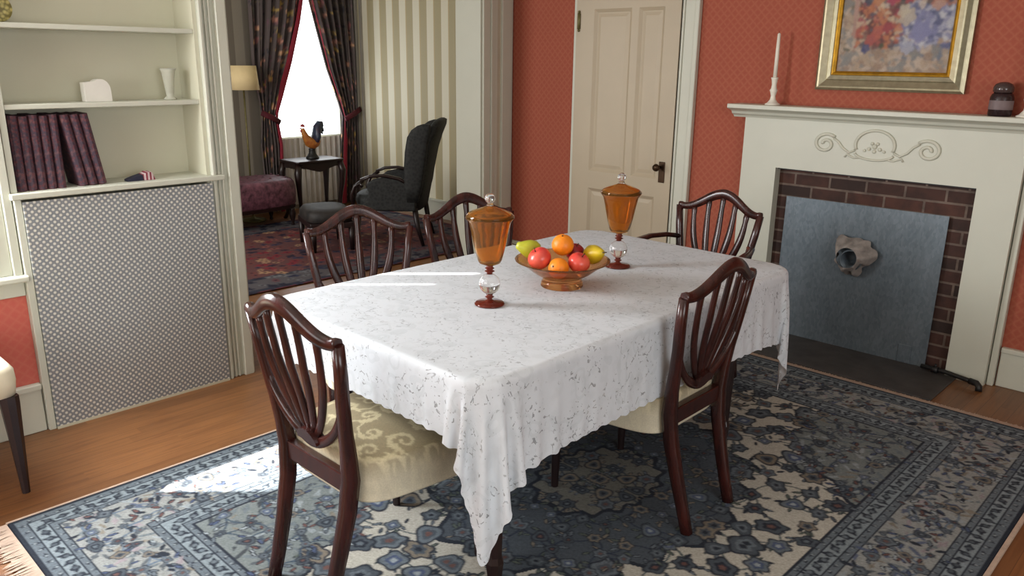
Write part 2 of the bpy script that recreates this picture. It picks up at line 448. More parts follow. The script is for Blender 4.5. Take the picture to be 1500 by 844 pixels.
# ------------------------------------------------------------------ room shell
YF = 4.43            # wall with the door and the fireplace
XL = -3.62           # window wall on the left
XO = -4.28           # wall with the wide opening
ZC = 2.75
struct('floor', MB().box((-3.76, -2.7, -.08), (2.6, 5.4, 0)).box((-7.62, .82, -.08), (-3.76, 5.4, 0)), M['floor'])
struct('ceiling', MB().box((-3.76, -2.7, ZC), (2.6, 5.4, ZC+.08)).box((-7.62, .82, ZC), (-3.76, 5.4, ZC+.08)), M['ceil'])
w = MB()
WY0, WY1, WZ0, WZ1 = -.07, .76, .70, 2.66
for a, b in (((-2.7, 0), (WY0, ZC)), ((WY1, 0), (.885, ZC)), ((WY0, 0), (WY1, WZ0)), ((WY0, WZ1), (WY1, ZC))):
    w.box((XL-.14, a[0], a[1]), (XL, b[0], b[1]))
struct('wall_left', w, M['red_lit'])
struct('wall_back', MB().box((XO-.3, YF, 0), (2.6, YF+.12, ZC)), M['red'])
struct('wall_right', MB().box((2.5, -2.7, 0), (2.6, YF, ZC)), M['wall_plain'])
struct('wall_front', MB().box((XL-.14, -2.7, 0), (2.6, -2.6, ZC)), M['wall_plain'])
# block beside the bookcase and the partition with the wide opening
struct('wall_jamb', MB().box((XO-.24, 1.71, 0), (-3.62, 1.84, ZC)), M['paint'])
struct('wall_inner', MB().box((XO-.24, .88, 0), (-3.80, 1.71, ZC)).box((-3.80, .885, 2.45), (XL, 1.71, ZC)), M['wall_plain'])
struct('wall_partition', MB().box((XO-.24, 4.12, 0), (XO, YF, ZC)).box((XO-.24, 1.84, 2.35), (XO, 4.12, ZC)), M['paint'])
# far room
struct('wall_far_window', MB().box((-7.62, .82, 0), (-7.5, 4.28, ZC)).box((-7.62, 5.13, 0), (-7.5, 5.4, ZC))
       .box((-7.62, 4.28, 0), (-7.5, 5.13, .1)).box((-7.62, 4.28, 2.35), (-7.5, 5.13, ZC)), M['stripe_backlit'])
struct('wall_far_side', MB().box((-7.62, 5.28, 0), (XO-.24, 5.4, ZC)), M['stripe'])
struct('wall_far_front', MB().box((-7.62, .82, 0), (-3.80, .88, ZC)), M['wall_plain'])
struct('wall_far_right', MB().box((XO-.24, YF, 0), (XO-.3+.3, 5.4, ZC)), M['wall_plain'])

# baseboards
def baseb(name, pts_box):
    m = MB()
    for a, b in pts_box: m.box(a, b, .004)
    return struct(name, m, M['paint'])
baseb('baseboard_left', [((XL, -2.6, 0), (XL+.022, .882, .19)), ((XL, -2.6, .19), (XL+.035, .882, .215))])
baseb('baseboard_back', [((-.835, YF-.024, 0), (2.5, YF, .18)), ((-.835, YF-.034, .18), (2.5, YF, .205))])
baseb('baseboard_back_left', [((XO+.0, YF-.022, 0), (-3.66, YF, .2))])
baseb('baseboard_far', [((-7.5, 5.255, 0), (XO-.24, 5.28, .165)), ((-7.5, 5.245, .165), (XO-.24, 5.28, .19))])
# casing around the wide opening, left (fluted) and right
m = MB(); m.box((-3.62, 1.709, 0), (-3.60, 1.845, ZC))
for y0, y1, d in ((1.712, 1.728, .022), (1.742, 1.752, .012), (1.762, 1.772, .012), (1.79, 1.838, .024), (1.838, 1.847, .012)):
    m.box((-3.602, y0, 0), (-3.60+d, y1, ZC), .003)
m.box((XO-.24, 1.84, 0), (-3.60, 1.852, 2.35))
struct('trim_1', m, M['paint'])
m = MB()
for y0, y1, d in ((4.12, 4.19, .02), (4.19, 4.215, .03), (4.215, 4.262, .022), (4.30, 4.40, .03), (4.40, 4.425, .016)):
    m.box((XO-.002, y0, 0), (XO+d, y1, ZC), .004)
m.box((XO-.26, 4.106, 0), (XO+.002, 4.122, 2.35))
struct('trim_2', m, M['paint'])
struct('trim_3', MB().box((XO, 4.262, 0), (XO+.012, 4.30, ZC)), plain('tan_strip', (196, 188, 166), .6, .05))
# crown trim of far corner
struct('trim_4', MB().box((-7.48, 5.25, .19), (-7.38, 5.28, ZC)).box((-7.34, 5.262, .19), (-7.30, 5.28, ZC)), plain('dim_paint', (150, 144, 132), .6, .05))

# door in the fireplace wall
DX0, DX1, DH = -3.645, -2.825, 2.03
m = MB(); ys, yp = YF-.03, YF-.016
st = .125; mid = (DX0+DX1)/2+.085
def doorpanel(m, x0, x1, z0, z1):
    # sunk panel: bevelled surround going in, then raised field
    r = [[(x0,ys,z0),(x1,ys,z0),(x1,ys,z1),(x0,ys,z1)], [(x0+.022,yp,z0+.022),(x1-.022,yp,z0+.022),(x1-.022,yp,z1-.022),(x0+.022,yp,z1-.022)],
         [(x0+.028,yp,z0+.028),(x1-.028,yp,z0+.028),(x1-.028,yp,z1-.028),(x0+.028,yp,z1-.028)], [(x0+.05,yp-.004,z0+.05),(x1-.05,yp-.004,z0+.05),(x1-.05,yp-.004,z1-.05),(x0+.05,yp-.004,z1-.05)]]
    m.loft(r, cap=False); m.add(r[-1], [(0,1,2,3)])
xa, xb, xc, xd = DX0+.15, -3.19, -3.135, DX1-.115
zs = [(.24, .70), (.82, 1.885)]
m.box((DX0, ys, .005), (xa, YF, DH)); m.box((xb, ys, .005), (xc, YF, DH)); m.box((xd, ys, .005), (DX1, YF, DH))
for x0, x1 in ((xa, xb), (xc, xd)):
    m.box((x0, ys, .005), (x1, YF, .24)); m.box((x0, ys, .70), (x1, YF, .82)); m.box((x0, ys, 1.885), (x1, YF, DH))
    for z0, z1 in zs: doorpanel(m, x0, x1, z0, z1)
door = struct('door_1', m, M['paint_door'])
m = MB(); m.box((-2.915, ys-.006, .80), (-2.868, ys, .935), .003); m.build('door_lock_plate', M['bronze'], door)
m = MB(); m.lathe([(.0, 0), (.009, 0), (.009, .03), (.02, .034), (.025, .045), (.02, .058), (.0, .062)], 20)
m.xf(Matrix.Translation((-2.905, ys-.004, .90)) @ Matrix.Rotation(PI/2, 4, 'X')); m.build('door_knob', M['bronze'], door)
m = MB(); m.sweep([(-3.622, ys-.004, 1.76), (-3.622, ys-.004, 1.865)], .012, .006, (0,1,0)); m.ball((-3.622, ys-.004, 1.872), .009); m.ball((-3.622, ys-.004, 1.752), .009)
m.build('door_hinge', M['brass'], door)
m = MB(); m.box((DX0-.028, YF-.022, 0), (DX0-.004, YF, DH+.02), .003); m.box((DX0-.028, YF-.03, DH+.012), (-2.695, YF, DH+.15), .004)
m.box((-2.815, YF-.03, 0), (-2.80, YF, DH+.012), .003); m.box((-2.80, YF-.022, 0), (-2.72, YF, DH+.012), .003); m.box((-2.725, YF-.036, 0), (-2.695, YF, DH+.012), .004)
struct('trim_5', m, M['paint'])
struct('door_gap_shade', MB().box((-2.8245, YF-.02, 0), (-2.8155, YF, DH)), M['shade_strip'])  # dark strip standing in for the shade in the gap beside the door

# left window with frame, sill, apron
def win_frame(name, lo, hi, xin, xout):
    y0, z0 = lo; y1, z1 = hi; m = MB(); t = .035
    m.box((xout, y0, z0), (xin, y0+t, z1)); m.box((xout, y1-t, z0), (xin, y1, z1)); m.box((xout, y0, z0), (xin, y1, z0+t)); m.box((xout, y0, z1-t), (xin, y1, z1))
    return m, t
m, t_ = win_frame('f', (WY0, WZ0), (WY1, WZ1), XL-.04, XL-.10)
zm = (WZ0+WZ1)/2
m.box((XL-.10, WY0, zm-.02), (XL-.05, WY1, zm+.02))
win = struct('window_1', m, M['paint'])
MB().box((XL-.076, WY0+.03, WZ0+.03), (XL-.072, WY1-.03, WZ1-.03)).build('window_pane', M['pane'], win)
MB().box((XL-.10, WY0-.12, .665), (XL+.06, .897, .69), .006).build('window_sill', M['paint'], win)
MB().box((XL-.002, WY0-.10, .60), (XL+.018, .884, .665), .004).build('window_apron', M['paint'], win)
m = MB()
for y0, y1, d in ((.76, .775, .02), (.775, .85, .014), (.85, .882, .028)): m.box((XL-.002, y0, .69), (XL+d, y1, 2.74), .003)
m.box((XL-.002, WY0-.12, .69), (XL+.02, WY0, 2.74), .003); m.box((XL-.002, WY0-.12, 2.66), (XL+.022, .882, 2.74), .003)
m.build('window_casing', M['paint'], win)
# unseen curtain panels added in the left window, gaps shaped for sun streaks
for k, (y0, y1) in enumerate(((-.065, .236), (.258, .432), (.442, .755))):
    n = 40; yy = np.linspace(y0, y1, n); zz = np.linspace(1.66, 2.63, 8)
    Yg, Zg = np.meshgrid(yy, zz); Xg = XL-.022+.007*np.sin(yy*150)[None, :]*np.ones_like(Zg)
    o = grid_obj('sun_mask_panel', Xg, Yg, Zg, M['sheer'])
    tag(o, ['left', 'middle', 'right'][k]+' unseen white panel added in the left window to split the sunbeam', 'curtain', 'added sun-masking panels in the left window')

yy = np.linspace(-.065, .755, 90); zz = np.linspace(.72, 1.19, 8); Yg, Zg = np.meshgrid(yy, zz)  # added unseen cloth, its top edge cuts the sun patch on the rug
tag(grid_obj('low_sun_mask', XL-.022+.007*np.sin(Yg*150), Yg, Zg, M['sheer']), 'unseen white curtain added low in the left window to trim the sun patch', 'curtain')
# far window (bright) with pane, sill
m, t_ = win_frame('f', (4.28, .1), (5.13, 2.35), -7.52, -7.6)
m.box((-7.59, 4.28, .70), (-7.52, 5.13, .755))
win = struct('window_2', m, M['paint'])
MB().box((-7.562, 4.30, .12), (-7.558, 5.11, 2.33)).build('window_pane', M['pane'], win)

# ------------------------------------------------------------------ built-in bookcase
BK = thing('built_in_bookcase', 'white built-in bookcase with open shelves over a grey grille panel', 'bookcase', (-3.60, 1.3, 0))
def P_(mb, name, mat, par): # geometry given in world coords, parent at par.location
    o = mb.build(name, mat, par)
    o.matrix_parent_inverse = Matrix.Translation(par.location).inverted(); return o
NB = -3.785
P_(MB().box((NB-.015, .885, 0), (NB, 1.709, 2.45)), 'back_panel', M['niche'], BK)
P_(MB().box((NB, .8855, 0), (-3.60, .908, 2.45)), 'side_panel', M['paint'], BK)
P_(MB().box((NB, 1.692, 0), (-3.60, 1.709, 2.45)), 'side_panel', M['niche'], BK)
for z in (1.668, 1.362): P_(MB().box((NB, .908, z-.02), (-3.605, 1.692, z), .003), 'shelf', M['paint'], BK)
P_(MB().box((NB, .908, 1.0), (-3.60, 1.692, 1.02)).box((-3.60, .875, .996), (-3.565, 1.765, 1.02), .004), 'counter_shelf', M['paint'], BK)
P_(MB().box((-3.60, .886, 0), (-3.582, .914, .996), .003), 'face_frame', M['paint'], BK)
P_(MB().box((-3.60, 1.7035, 0), (-3.584, 1.71, .996)), 'face_frame', M['paint'], BK)
P_(MB().box((-3.585, .915, .012), (-3.573, 1.703, .985)), 'grille_panel', M['lattice'], BK)
m = MB(); m.box((-3.585, .915, .0), (-3.572, 1.703, .012)); P_(m, 'bottom_rail', M['niche'], BK)

# books on the counter shelf
def make_book(th, h, d):
    """local: base centre, spine facing +X"""
    m = MB(); n = 7
    sp = [(-d/2, -th/2), (-d/2, th/2), (d/2-.02, th/2)]+[(d/2-.02+.02*math.cos(a), th/2*math.sin(a)) for a in np.linspace(PI/2, -PI/2, n)[1:-1]]+[(d/2-.02, -th/2)]
    m.loft([[(x, y, 0) for x, y in sp], [(x, y, h) for x, y in sp]], cap=True)
    return m
bz = 1.0205; ycur = .918
names_up = ['leftmost', 'second from left', 'middle', 'second from right', 'rightmost']
ths = [.0375, .036, .0355, .035, .0345]
for k in range(5):
    o = make_book(ths[k], .298-.004*(k % 2), .15).build('book', M['book'], None, (-3.692, ycur+ths[k]/2, bz))
    tag(o, names_up[k]+' of the five upright wine-red patterned books', 'book', 'wine-red patterned books')
    ycur += ths[k]+.001
lean = math.radians(8.5); yb = ycur+.0475
for k in range(3):
    th = .0365
    o = make_book(th, .296, .15).build('book', M['book'], None, (-3.692, yb+.0005+th/2*math.cos(lean), bz+th/2*math.sin(lean)+.0005))
    o.rotation_euler = (lean, 0, 0)
    tag(o, ['left', 'middle', 'right'][k]+' of the three wine-red books leaning to the left', 'book', 'wine-red patterned books')
    yb += th/math.cos(lean)+.0008
# small flag lying on the shelf
fl = thing('small_flag', 'small folded flag with red and white stripes lying on the bookcase counter', 'flag', (-3.64, 1.405, 1.021))
MB().loft([[(-.018, -.062, 0), (.018, -.062, 0), (.018, -.062, .006), (-.018, -.062, .008)], [(-.022, -.03, 0), (.022, -.03, 0), (.022, -.03, .016), (-.022, -.03, .018)], [(-.024, .006, 0), (.024, .006, 0), (.024, .003, .024), (-.024, .003, .026)]]).build('flag_canton', M['flag_blue'], fl)
MB().loft([[(-.024, .0062, 0), (.024, .0062, 0), (.024, .0032, .024), (-.024, .0032, .026)], [(-.026, .03, 0), (.026, .03, 0), (.026, .024, .034), (-.026, .024, .036)], [(-.025, .056, 0), (.025, .056, 0), (.025, .044, .033), (-.025, .044, .035)]]).build('flag_stripes', M['flag'], fl)
# white arched ornament
m = MB(); pr = [(-.06, 0)]+[(.0+.06*math.cos(a), .045+.045*math.sin(a)) for a in np.linspace(PI*.8, 0, 12)]+[(.06, 0)]
pr = [(-.06, 0), (-.062, .085), (-.035, .088)]+[(.02+.05*math.cos(a), .05+.05*math.sin(a)) for a in np.linspace(PI*.72, 0, 12)]+[(.072, 0)]
m.prism(pr, 'x', -.03, .03)
orn = thing('china_ornament', 'white arch-topped china ornament on the middle shelf', 'ornament', (-3.68, 1.276, 1.3625)); orn.scale = (.8, .8, .92)
m.build('body', M['china'], orn)
# vase
m = MB(); m.lathe([(0, 0), (.028, 0), (.026, .006), (.016, .014), (.018, .03), (.024, .085), (.03, .122), (.036, .136), (.033, .136), (.027, .121), (.02, .08), (.012, .03), (0, .026)], 28)
tag(m.build('glass_vase', M['vase'], None, (-3.69, 1.598, 1.3625)), 'clear flared glass vase at the right end of the middle shelf', 'vase')
# plate on the top shelf
m = MB(); m.lathe([(0, 0), (.03, 0), (.033, .002), (.055, .007), (.056, .009), (.055, .01), (.032, .005), (0, .003)], 40)
m.xf(Matrix.Rotation(PI/2-.2, 4, 'Y'))
tag(m.build('china_plate', M['plate'], None, (-3.735, .967, 1.668+.0555)), 'small gilt-rimmed round plate propped up on the top shelf', 'plate')

# ------------------------------------------------------------------ fireplace
FP = thing('fireplace', 'white fireplace mantel with carved scrolls over a brick opening', 'fireplace', (-1.575, 4.40, 0))
yS = 4.356; X0, X1, OX0, OX1, OZ = -2.312, -.875, -2.097, -1.057, .98
m = MB()
m.prism([(X0, 0), (OX0, 0), (OX0, OZ), (OX1, OZ), (OX1, 0), (X1, 0), (X1, 1.27), (X0, 1.27)], 'y', yS, YF)
P_(m, 'surround', M['paint'], FP)
P_(MB().box((X1+.004, yS+.03, 0), (-.842, YF, 1.27), .003), 'side_board', M['paint'], FP)
m = MB(); prof = [(YF, 1.252), (4.352, 1.252), (4.345, 1.262), (4.335, 1.268), (4.325, 1.272), (4.318, 1.285), (4.305, 1.292), (4.27, 1.302), (4.262, 1.306), (4.262, 1.324), (4.266, 1.328), (YF, 1.328)]
m.prism(prof, 'x', -2.385, -.79)
P_(m, 'mantel_shelf', M['paint'], FP)
# carved wreath and scrolls
m = MB(); cx, cz, yy = -1.562, 1.135, yS-.003
def c3(pts): return [(cx+u, yy, cz+v) for u, v in pts]
m.sweep(c3([(.1*math.cos(a), .076*math.sin(a)+.012) for a in np.linspace(PI*1.12, -.12*PI, 26)]), .0075, .006)
m.sweep(c3([(.1*math.cos(a)*1.0, -.03+.035*math.sin(a)) for a in np.linspace(PI*1.05, PI*1.95, 14)]), .006, .006)
for s_ in (-1, 1):
    m.sweep(c3([(s_*u, v) for u, v in [(.10, -.02), (.13, -.035), (.165, -.015), (.19, .015), (.22, .035)]]), .006, .005)
    sp = [(s_*(.262+.066*(1-k/34)*math.cos(a)), .002+.056*(1-k/34)*math.sin(a)) for k, a in enumerate(np.linspace(2.4, -6.4, 28))]
    m.sweep(c3(sp), .0085, .006)
    m.sweep(c3([(s_*u, v) for u, v in [(.06, -.055), (.10, -.062), (.14, -.045), (.15, -.06)]]), .005, .005)
for u, v, r in ((0, .005, .013), (.028, -.008, .01), (-.028, -.008, .01), (.014, .02, .009), (-.014, .02, .009), (.05, -.018, .008), (-.05, -.018, .008), (0, -.02, .01)):
    m.ball((cx+u, yy, cz+v), r, 1, .5, 1, 10, 6)
P_(m, 'carved_ornament', plain('carving_paint', (196, 195, 178), .5, .03), FP)
# brick face set back in the opening
m = MB(); yB = YF-.012
m.box((OX0, yB, .79), (OX1, YF-.001, OZ)); m.box((OX0, yB, 0), (-1.975, YF-.001, .79)); m.box((-1.19, yB, 0), (OX1, YF-.001, .79))
P_(m, 'brick_facing', M['brick'], FP)
P_(MB().box((-1.975, YF-.004, 0), (-1.19, YF-.001, .79)), 'firebox', M['soot'], FP)
P_(MB().box((OX0, yB-.03, OZ-.009), (OX1, yB, OZ)), 'lintel_shadow', M['iron'], FP)  # thin dark strip drawn as the shadow line under the opening's top
P_(MB().box((-2.25, 3.955, 0), (-1.0, YF-.012, .008), .003), 'hearth_slab', M['slate'], FP)
# sheet metal fireboard
FB = thing('fireboard', 'galvanised sheet metal board closing the fireplace opening', 'fireboard', (-1.6, 4.385, .009))
m = MB(); m.box((-.43, .0, 0), (.435, .004, .812))
m.xf(Matrix.Rotation(-.012, 4, 'X')); m.build('metal_sheet', M['zinc'], FB)
m = MB(); m.lathe([(.058, 0), (.058, .11), (.052, .11), (.052, .002), (0.0, .001)], 28)
m.xf(Matrix.Translation((0, .006, .54)) @ Matrix.Rotation(.15, 4, 'Z') @ Matrix.Rotation(PI/2+.12, 4, 'X')); m.build('flue_pipe', M['zinc'], FB)
MB().box((.29, -.004, 0), (.36, .003, .10), .002).build('patch_plate', M['zinc'], FB)
# crumpled cloth round the pipe
nA, nR = 60, 12; A_, R_ = np.meshgrid(np.linspace(0, 2*PI, nA, endpoint=False), np.linspace(0, 1, nR))
lob = 1+.28*np.sin(3*A_+.6)+.16*np.sin(5*A_+1.9)+.10*np.sin(9*A_)
rad = .055+R_*(.052*lob)
dep = .11*(1-R_**1.3)+.018*np.sin(7*A_+5*R_)*np.sin(PI*R_)+.012*np.sin(13*A_)*R_
rg = grid_obj('crumpled_cloth', rad*np.cos(A_), -dep, rad*np.sin(A_), M['rag'], closed=True)
rg.location = (-1.598, 4.366, .552); tag(rg, 'pale crumpled cloth stuffed around the pipe in the metal board', 'cloth')
# gas pipe on the floor
m = MB(); pts = [(-1.17, 4.345, .03), (-1.06, 4.335, .032), (-.95, 4.30, .032), (-.90, 4.285, .032)]
m.sweep(pts, .012, .012, (0, 0, 1), 10, 2); m.sweep([(-.925, 4.292, .032), (-.89, 4.28, .032), (-.875, 4.27, .022), (-.872, 4.262, .0)], .016, .016, (1, 0, 0), 10, 2)
m.sweep([(-1.115, 4.338, .03), (-1.085, 4.335, .03)], .018, .018, (0, 0, 1), 10, 2); m.sweep([(-1.10, 4.337, .04), (-1.10, 4.337, .06)], .006, .006, (0, 1, 0), 8, 2)
tag(m.build('gas_pipe', M['iron'], None), 'black iron pipe with elbow on the floor beside the hearth', 'pipe')

# ------------------------------------------------------------------ things on the mantel wall
PC = thing('framed_painting', 'still life painting in wide gilt frame above the mantel', 'painting', (-1.567, YF, 1.42))
def frame_ring(m, hw, z0, z1, prof):
    """prof: list of (inset, depth) -> mitred moulding around rectangle"""
    n = len(prof); cs = []
    for ins, d in prof:
        cs.append([(-hw+ins, -d, z0+ins), (hw-ins, -d, z0+ins), (hw-ins, -d, z1-ins), (-hw+ins, -d, z1-ins)])
    for k in range(4):
        a, b = k, (k+1) % 4
        for i in range(n-1): m.add([cs[i][a], cs[i][b], cs[i+1][b], cs[i+1][a]], [(0, 1, 2, 3)])
    return m
m = MB(); frame_ring(m, .373, 0, .66, [(0, .0), (0, .028), (.012, .036), (.02, .034), (.05, .018), (.056, .022), (.076, .026), (.08, .02), (.08, .004)])
m.build('outer_frame', M['silvergilt'], PC)
m = MB(); frame_ring(m, .294, .079, .581, [(0, .004), (0, .022), (.008, .024), (.018, .015), (.02, .005)]); m.build('inner_lip', M['gilt'], PC)
cw, ch = .55, .465
cv = Cv(cw, ch, .003, (176, 150, 124)); r = np.random.default_rng(5)
for x0, y0, x1, y1, c in ((0, 0, .55, .16, (184, 152, 124)), (0, .1, .06, .465, (120, 112, 92)), (.055, .12, .085, .465, (190, 140, 124)), (.085, .12, .3, .465, (112, 66, 58)), (.28, .2, .55, .34, (112, 116, 150)), (.28, .34, .55, .465, (84, 92, 98)), (.28, .06, .55, .14, (120, 126, 140))):
    cv.rect(x0, y0, x1, y1, c)
pal = {0: [(190, 84, 62), (210, 120, 60), (176, 48, 70), (120, 60, 56), (96, 92, 104), (220, 190, 150)], 1: [(130, 130, 176), (170, 172, 196), (90, 96, 140), (206, 204, 210)], 2: [(192, 164, 132), (206, 182, 158), (164, 132, 106), (140, 140, 136)], 3: [(70, 84, 84), (190, 60, 72), (196, 110, 66), (210, 190, 170), (64, 72, 96)]}
for _ in range(900):
    x, y = r.uniform(0, cw), r.uniform(0, ch)
    k = 2 if y < .12 else (3 if y > .33 else (0 if x < .3 else 1))
    if x < .08: k = 2
    c = pal[k][r.integers(len(pal[k]))]
    cv.blob(x, y, r.uniform(.006, .02), c, 3, .25, r.uniform(0, 6), r.uniform(.7, 2.0), 1, .75)
for x, y, q, c in ((.19, .20, .03, (200, 86, 60)), (.16, .16, .028, (190, 78, 64)), (.14, .115, .022, (60, 70, 130)), (.24, .22, .026, (170, 46, 62)), (.22, .13, .014, (70, 90, 60)), (.33, .27, .04, (200, 184, 160)), (.31, .3, .03, (208, 190, 160)), (.47, .33, .03, (204, 150, 120)), (.4, .2, .05, (134, 134, 184)), (.35, .12, .03, (176, 178, 196)), (.25, .36, .03, (190, 46, 84)), (.18, .36, .03, (206, 120, 50))):
    cv.blob(x, y, q, c, 5, .15, 1, 1.1, .9, .85)
for x, y, q_, c in ((.07, .3, .018, (196, 150, 132)), (.07, .38, .018, (190, 146, 130)), (.07, .22, .016, (184, 140, 122))): cv.blob(x, y, q_, c, 0, 0, 0, .6, 3.2, .9)
def soften(a, k):
    for ax in (0, 1):
        p_ = np.pad(a, [(k, k) if i == ax else (0, 0) for i in range(3)], mode='edge'); a = sum(np.take(p_, np.arange(j, j+a.shape[ax]), axis=ax) for j in range(2*k+1))/(2*k+1)
    return a
cv.a = .55*soften(cv.a, 2)+.45*soften(cv.a, 1); gry = cv.a.mean(-1, keepdims=True); cv.a = (gry+(cv.a-gry)*.8)*.82
Xc, Zc = cv.X-cw/2, cv.Y+.097
grid_obj('canvas', Xc, np.full_like(Xc, -.006), Zc, M['canvas'], PC, cv.a, smooth=False)

def candle_set(x, label1, label2):
    m = MB(); m.lathe([(0, 0), (.042, 0), (.042, .006), (.03, .012), (.016, .03), (.013, .05), (.018, .07), (.022, .08), (.016, .09), (.013, .11), (.016, .135), (.02, .145), (.02, .15), (.012, .15), (.012, .14), (0, .14)], 24)
    tag(m.build('candlestick', M['white_wax'], None, (x, 4.335, 1.3285)), label1, 'candlestick', 'white candlesticks on the mantel')
    m = MB(); m.lathe([(0, 0), (.011, 0), (.0105, .12), (.0085, .24), (.003, .246), (0, .246)], 16)
    c = m.build('taper_candle', M['white_wax'], None, (x, 4.335, 1.4688))
    m = MB(); m.lathe([(0, 0), (.001, 0), (.001, .012), (0, .012)], 6, (0, 0, .245)); m.build('wick', M['soot'], c)
    tag(c, label2, 'candle', 'white tapers on the mantel')
candle_set(-2.145, 'white candlestick at the left end of the mantel shelf', 'slim white taper in the left candlestick on the mantel')
candle_set(-.90, 'white candlestick at the far right edge of the photo on the mantel', 'white taper in the right candlestick on the mantel')
J = thing('jar_candle', 'dark brown glass jar candle with domed lid on the mantel shelf', 'candle', (-1.01, 4.335, 1.3285))
m = MB(); m.lathe([(0, 0), (.046, 0), (.05, .006), (.05, .085), (.044, .1), (.036, .106), (0, .106)], 32); m.build('jar', M['jar_wax'], J)
m = MB(); m.lathe([(.0502, .03), (.0506, .032), (.0506, .07), (.0502, .072)], 32); m.build('jar_label', M['jar_label'], J)
m = MB(); m.lathe([(0, .106), (.038, .106), (.043, .112), (.043, .13), (.036, .145), (.018, .154), (0, .156)], 32); m.build('lid', plain('lid_glass', (70, 56, 54), .15, .1), J)

# ------------------------------------------------------------------ dining-room rug
RX0, RX1, RY0, RY1 = -2.89, -.425, .54, 3.90
res = .005; qw, qh = (RX1-RX0)/2, (RY1-RY0)/2
NAVY, SLATE, SLATE2, GREY, IVORY, TAN = (46, 52, 62), (80, 88, 96), (104, 114, 122), (152, 158, 158), (188, 186, 175), (128, 120, 108)
BLUE, RUST, PALE, GREEN = (78, 90, 118), (108, 80, 76), (152, 162, 166), (92, 102, 94)
q = Cv(qw, qh, res, GREY)
D = np.minimum(q.X, q.Y)
def band(d0, d1, rgb, op=1.0):
    q.put((slice(None), slice(None)), ((D >= d0) & (D < d1)).astype(np.float32), rgb, op)
band(0, .02, NAVY); band(.02, .05, SLATE2); band(.05, .055, NAVY); band(.055, .1, (134, 146, 152)); band(.1, .105, NAVY); band(.105, .125, SLATE2); band(.125, .13, NAVY)
band(.13, .335, (148, 152, 150)); band(.335, .34, NAVY); band(.34, .365, SLATE2); band(.365, .37, NAVY); band(.37, .42, (134, 146, 152)); band(.42, .425, NAVY); band(.425, .445, SLATE2); band(.445, .452, NAVY)
# field, spandrel, medallion
fx, fy = q.X-.452, q.Y-.452; fw, fh = qw-.452, qh-.452
infield = (D >= .452)
q.put((slice(None), slice(None)), infield.astype(np.float32), IVORY)
ang = np.arctan2(fy, fx)
rs = np.sqrt((fx/.47)**2+(fy/.66)**2)*(1+.07*np.cos(ang*14))
sp_ = infield & (rs < 1.0); q.put((slice(None), slice(None)), (infield & (rs < 1.03)).astype(np.float32), NAVY); q.put((slice(None), slice(None)), sp_.astype(np.float32), (122, 130, 130))
mx, my = (qw-q.X), (qh-q.Y); am = np.arctan2(my, mx)
rm = np.sqrt((mx/.48)**2+(my/.66)**2)*(1+.06*np.cos(am*16))
q.put((slice(None), slice(None)), (rm < 1.04).astype(np.float32), NAVY); q.put((slice(None), slice(None)), (rm < 1.0).astype(np.float32), SLATE); q.put((slice(None), slice(None)), (rm < .45).astype(np.float32), NAVY); q.put((slice(None), slice(None)), (rm < .41).astype(np.float32), (118, 118, 112))
rr = np.random.default_rng(3)
def flower(cv, x, y, r, kind):
    a = rr.uniform(0, 6.28); lob = int(rr.integers(3, 7))
    C = [(NAVY, SLATE, NAVY, SLATE2), (NAVY, SLATE, SLATE2, NAVY), (NAVY, SLATE2, SLATE, RUST), (NAVY, TAN, SLATE, NAVY), (NAVY, SLATE, NAVY, RUST), (NAVY, SLATE2, BLUE, PALE)][kind % 6]
    sx = rr.uniform(.95, 1.35)
    for f, c in zip((1, .82, .5, .24), C): cv.blob(x, y, r*f, c, lob, .14, a, sx, 1)
def leaf(cv, x, y, r, a, c): 
    cv.blob(x, y, r, NAVY, 0, 0, a, 1, .42); cv.blob(x, y, r*.72, c, 0, 0, a, 1, .36)
def vine(cv, p0, p1, c, w=.006, bend=.3):
    mxx, myy = (p0[0]+p1[0])/2, (p0[1]+p1[1])/2; dx, dy = p1[0]-p0[0], p1[1]-p0[1]; b = rr.choice([-1, 1])*bend
    cxx, cyy = mxx-dy*b, myy+dx*b
    pts = [((1-t)**2*p0[0]+2*t*(1-t)*cxx+t*t*p1[0], (1-t)**2*p0[1]+2*t*(1-t)*cyy+t*t*p1[1]) for t in np.linspace(0, 1, 8)]
    cv.stroke(pts, w, c)
def fill(cv, pts, vc, rmin, rmax, leafc, link):
    for i, p in enumerate(pts):
        nb = sorted(pts, key=lambda z: (z[0]-p[0])**2+(z[1]-p[1])**2)[1:3]
        for z in nb:
            if (z[0]-p[0])**2+(z[1]-p[1])**2 < link**2: vine(cv, p, z, vc)
    for p in pts:
        for _ in range(4):
            a = rr.uniform(0, 6.28); d = rr.uniform(.035, .055); leaf(cv, p[0]+d*math.cos(a), p[1]+d*math.sin(a), rr.uniform(.014, .022), a+rr.uniform(-.8, .8), leafc[rr.integers(len(leafc))])
    for i, p in enumerate(pts): flower(cv, p[0], p[1], rr.uniform(rmin, rmax), int(rr.integers(0, 6)))
def zone(x, y):
    i, j = int(x/res), int(y/res); i = min(i, q.W-1); j = min(j, q.H-1)
    if not infield[j, i]: return 'b'
    return 's' if rs[j, i] < 1 else ('m' if rm[j, i] < 1 else 'f')
pf = scatter(.47, .47, qw, qh, .09, 3000, lambda x, y: zone(x, y) == 'f', 4)
fill(q, pf, (74, 88, 92), 0.028, .05, [SLATE, GREEN, SLATE2, NAVY], .14)
for p in scatter(.47, .47, qw, qh, .036, 6000, lambda x, y: zone(x, y) == 's', 18): q.blob(p[0], p[1], rr.uniform(.008, .017), [PALE, SLATE2, SLATE, TAN, NAVY][rr.integers(5)], int(rr.integers(2, 5)), .3, rr.uniform(0, 6), 1.5, .7, .8)
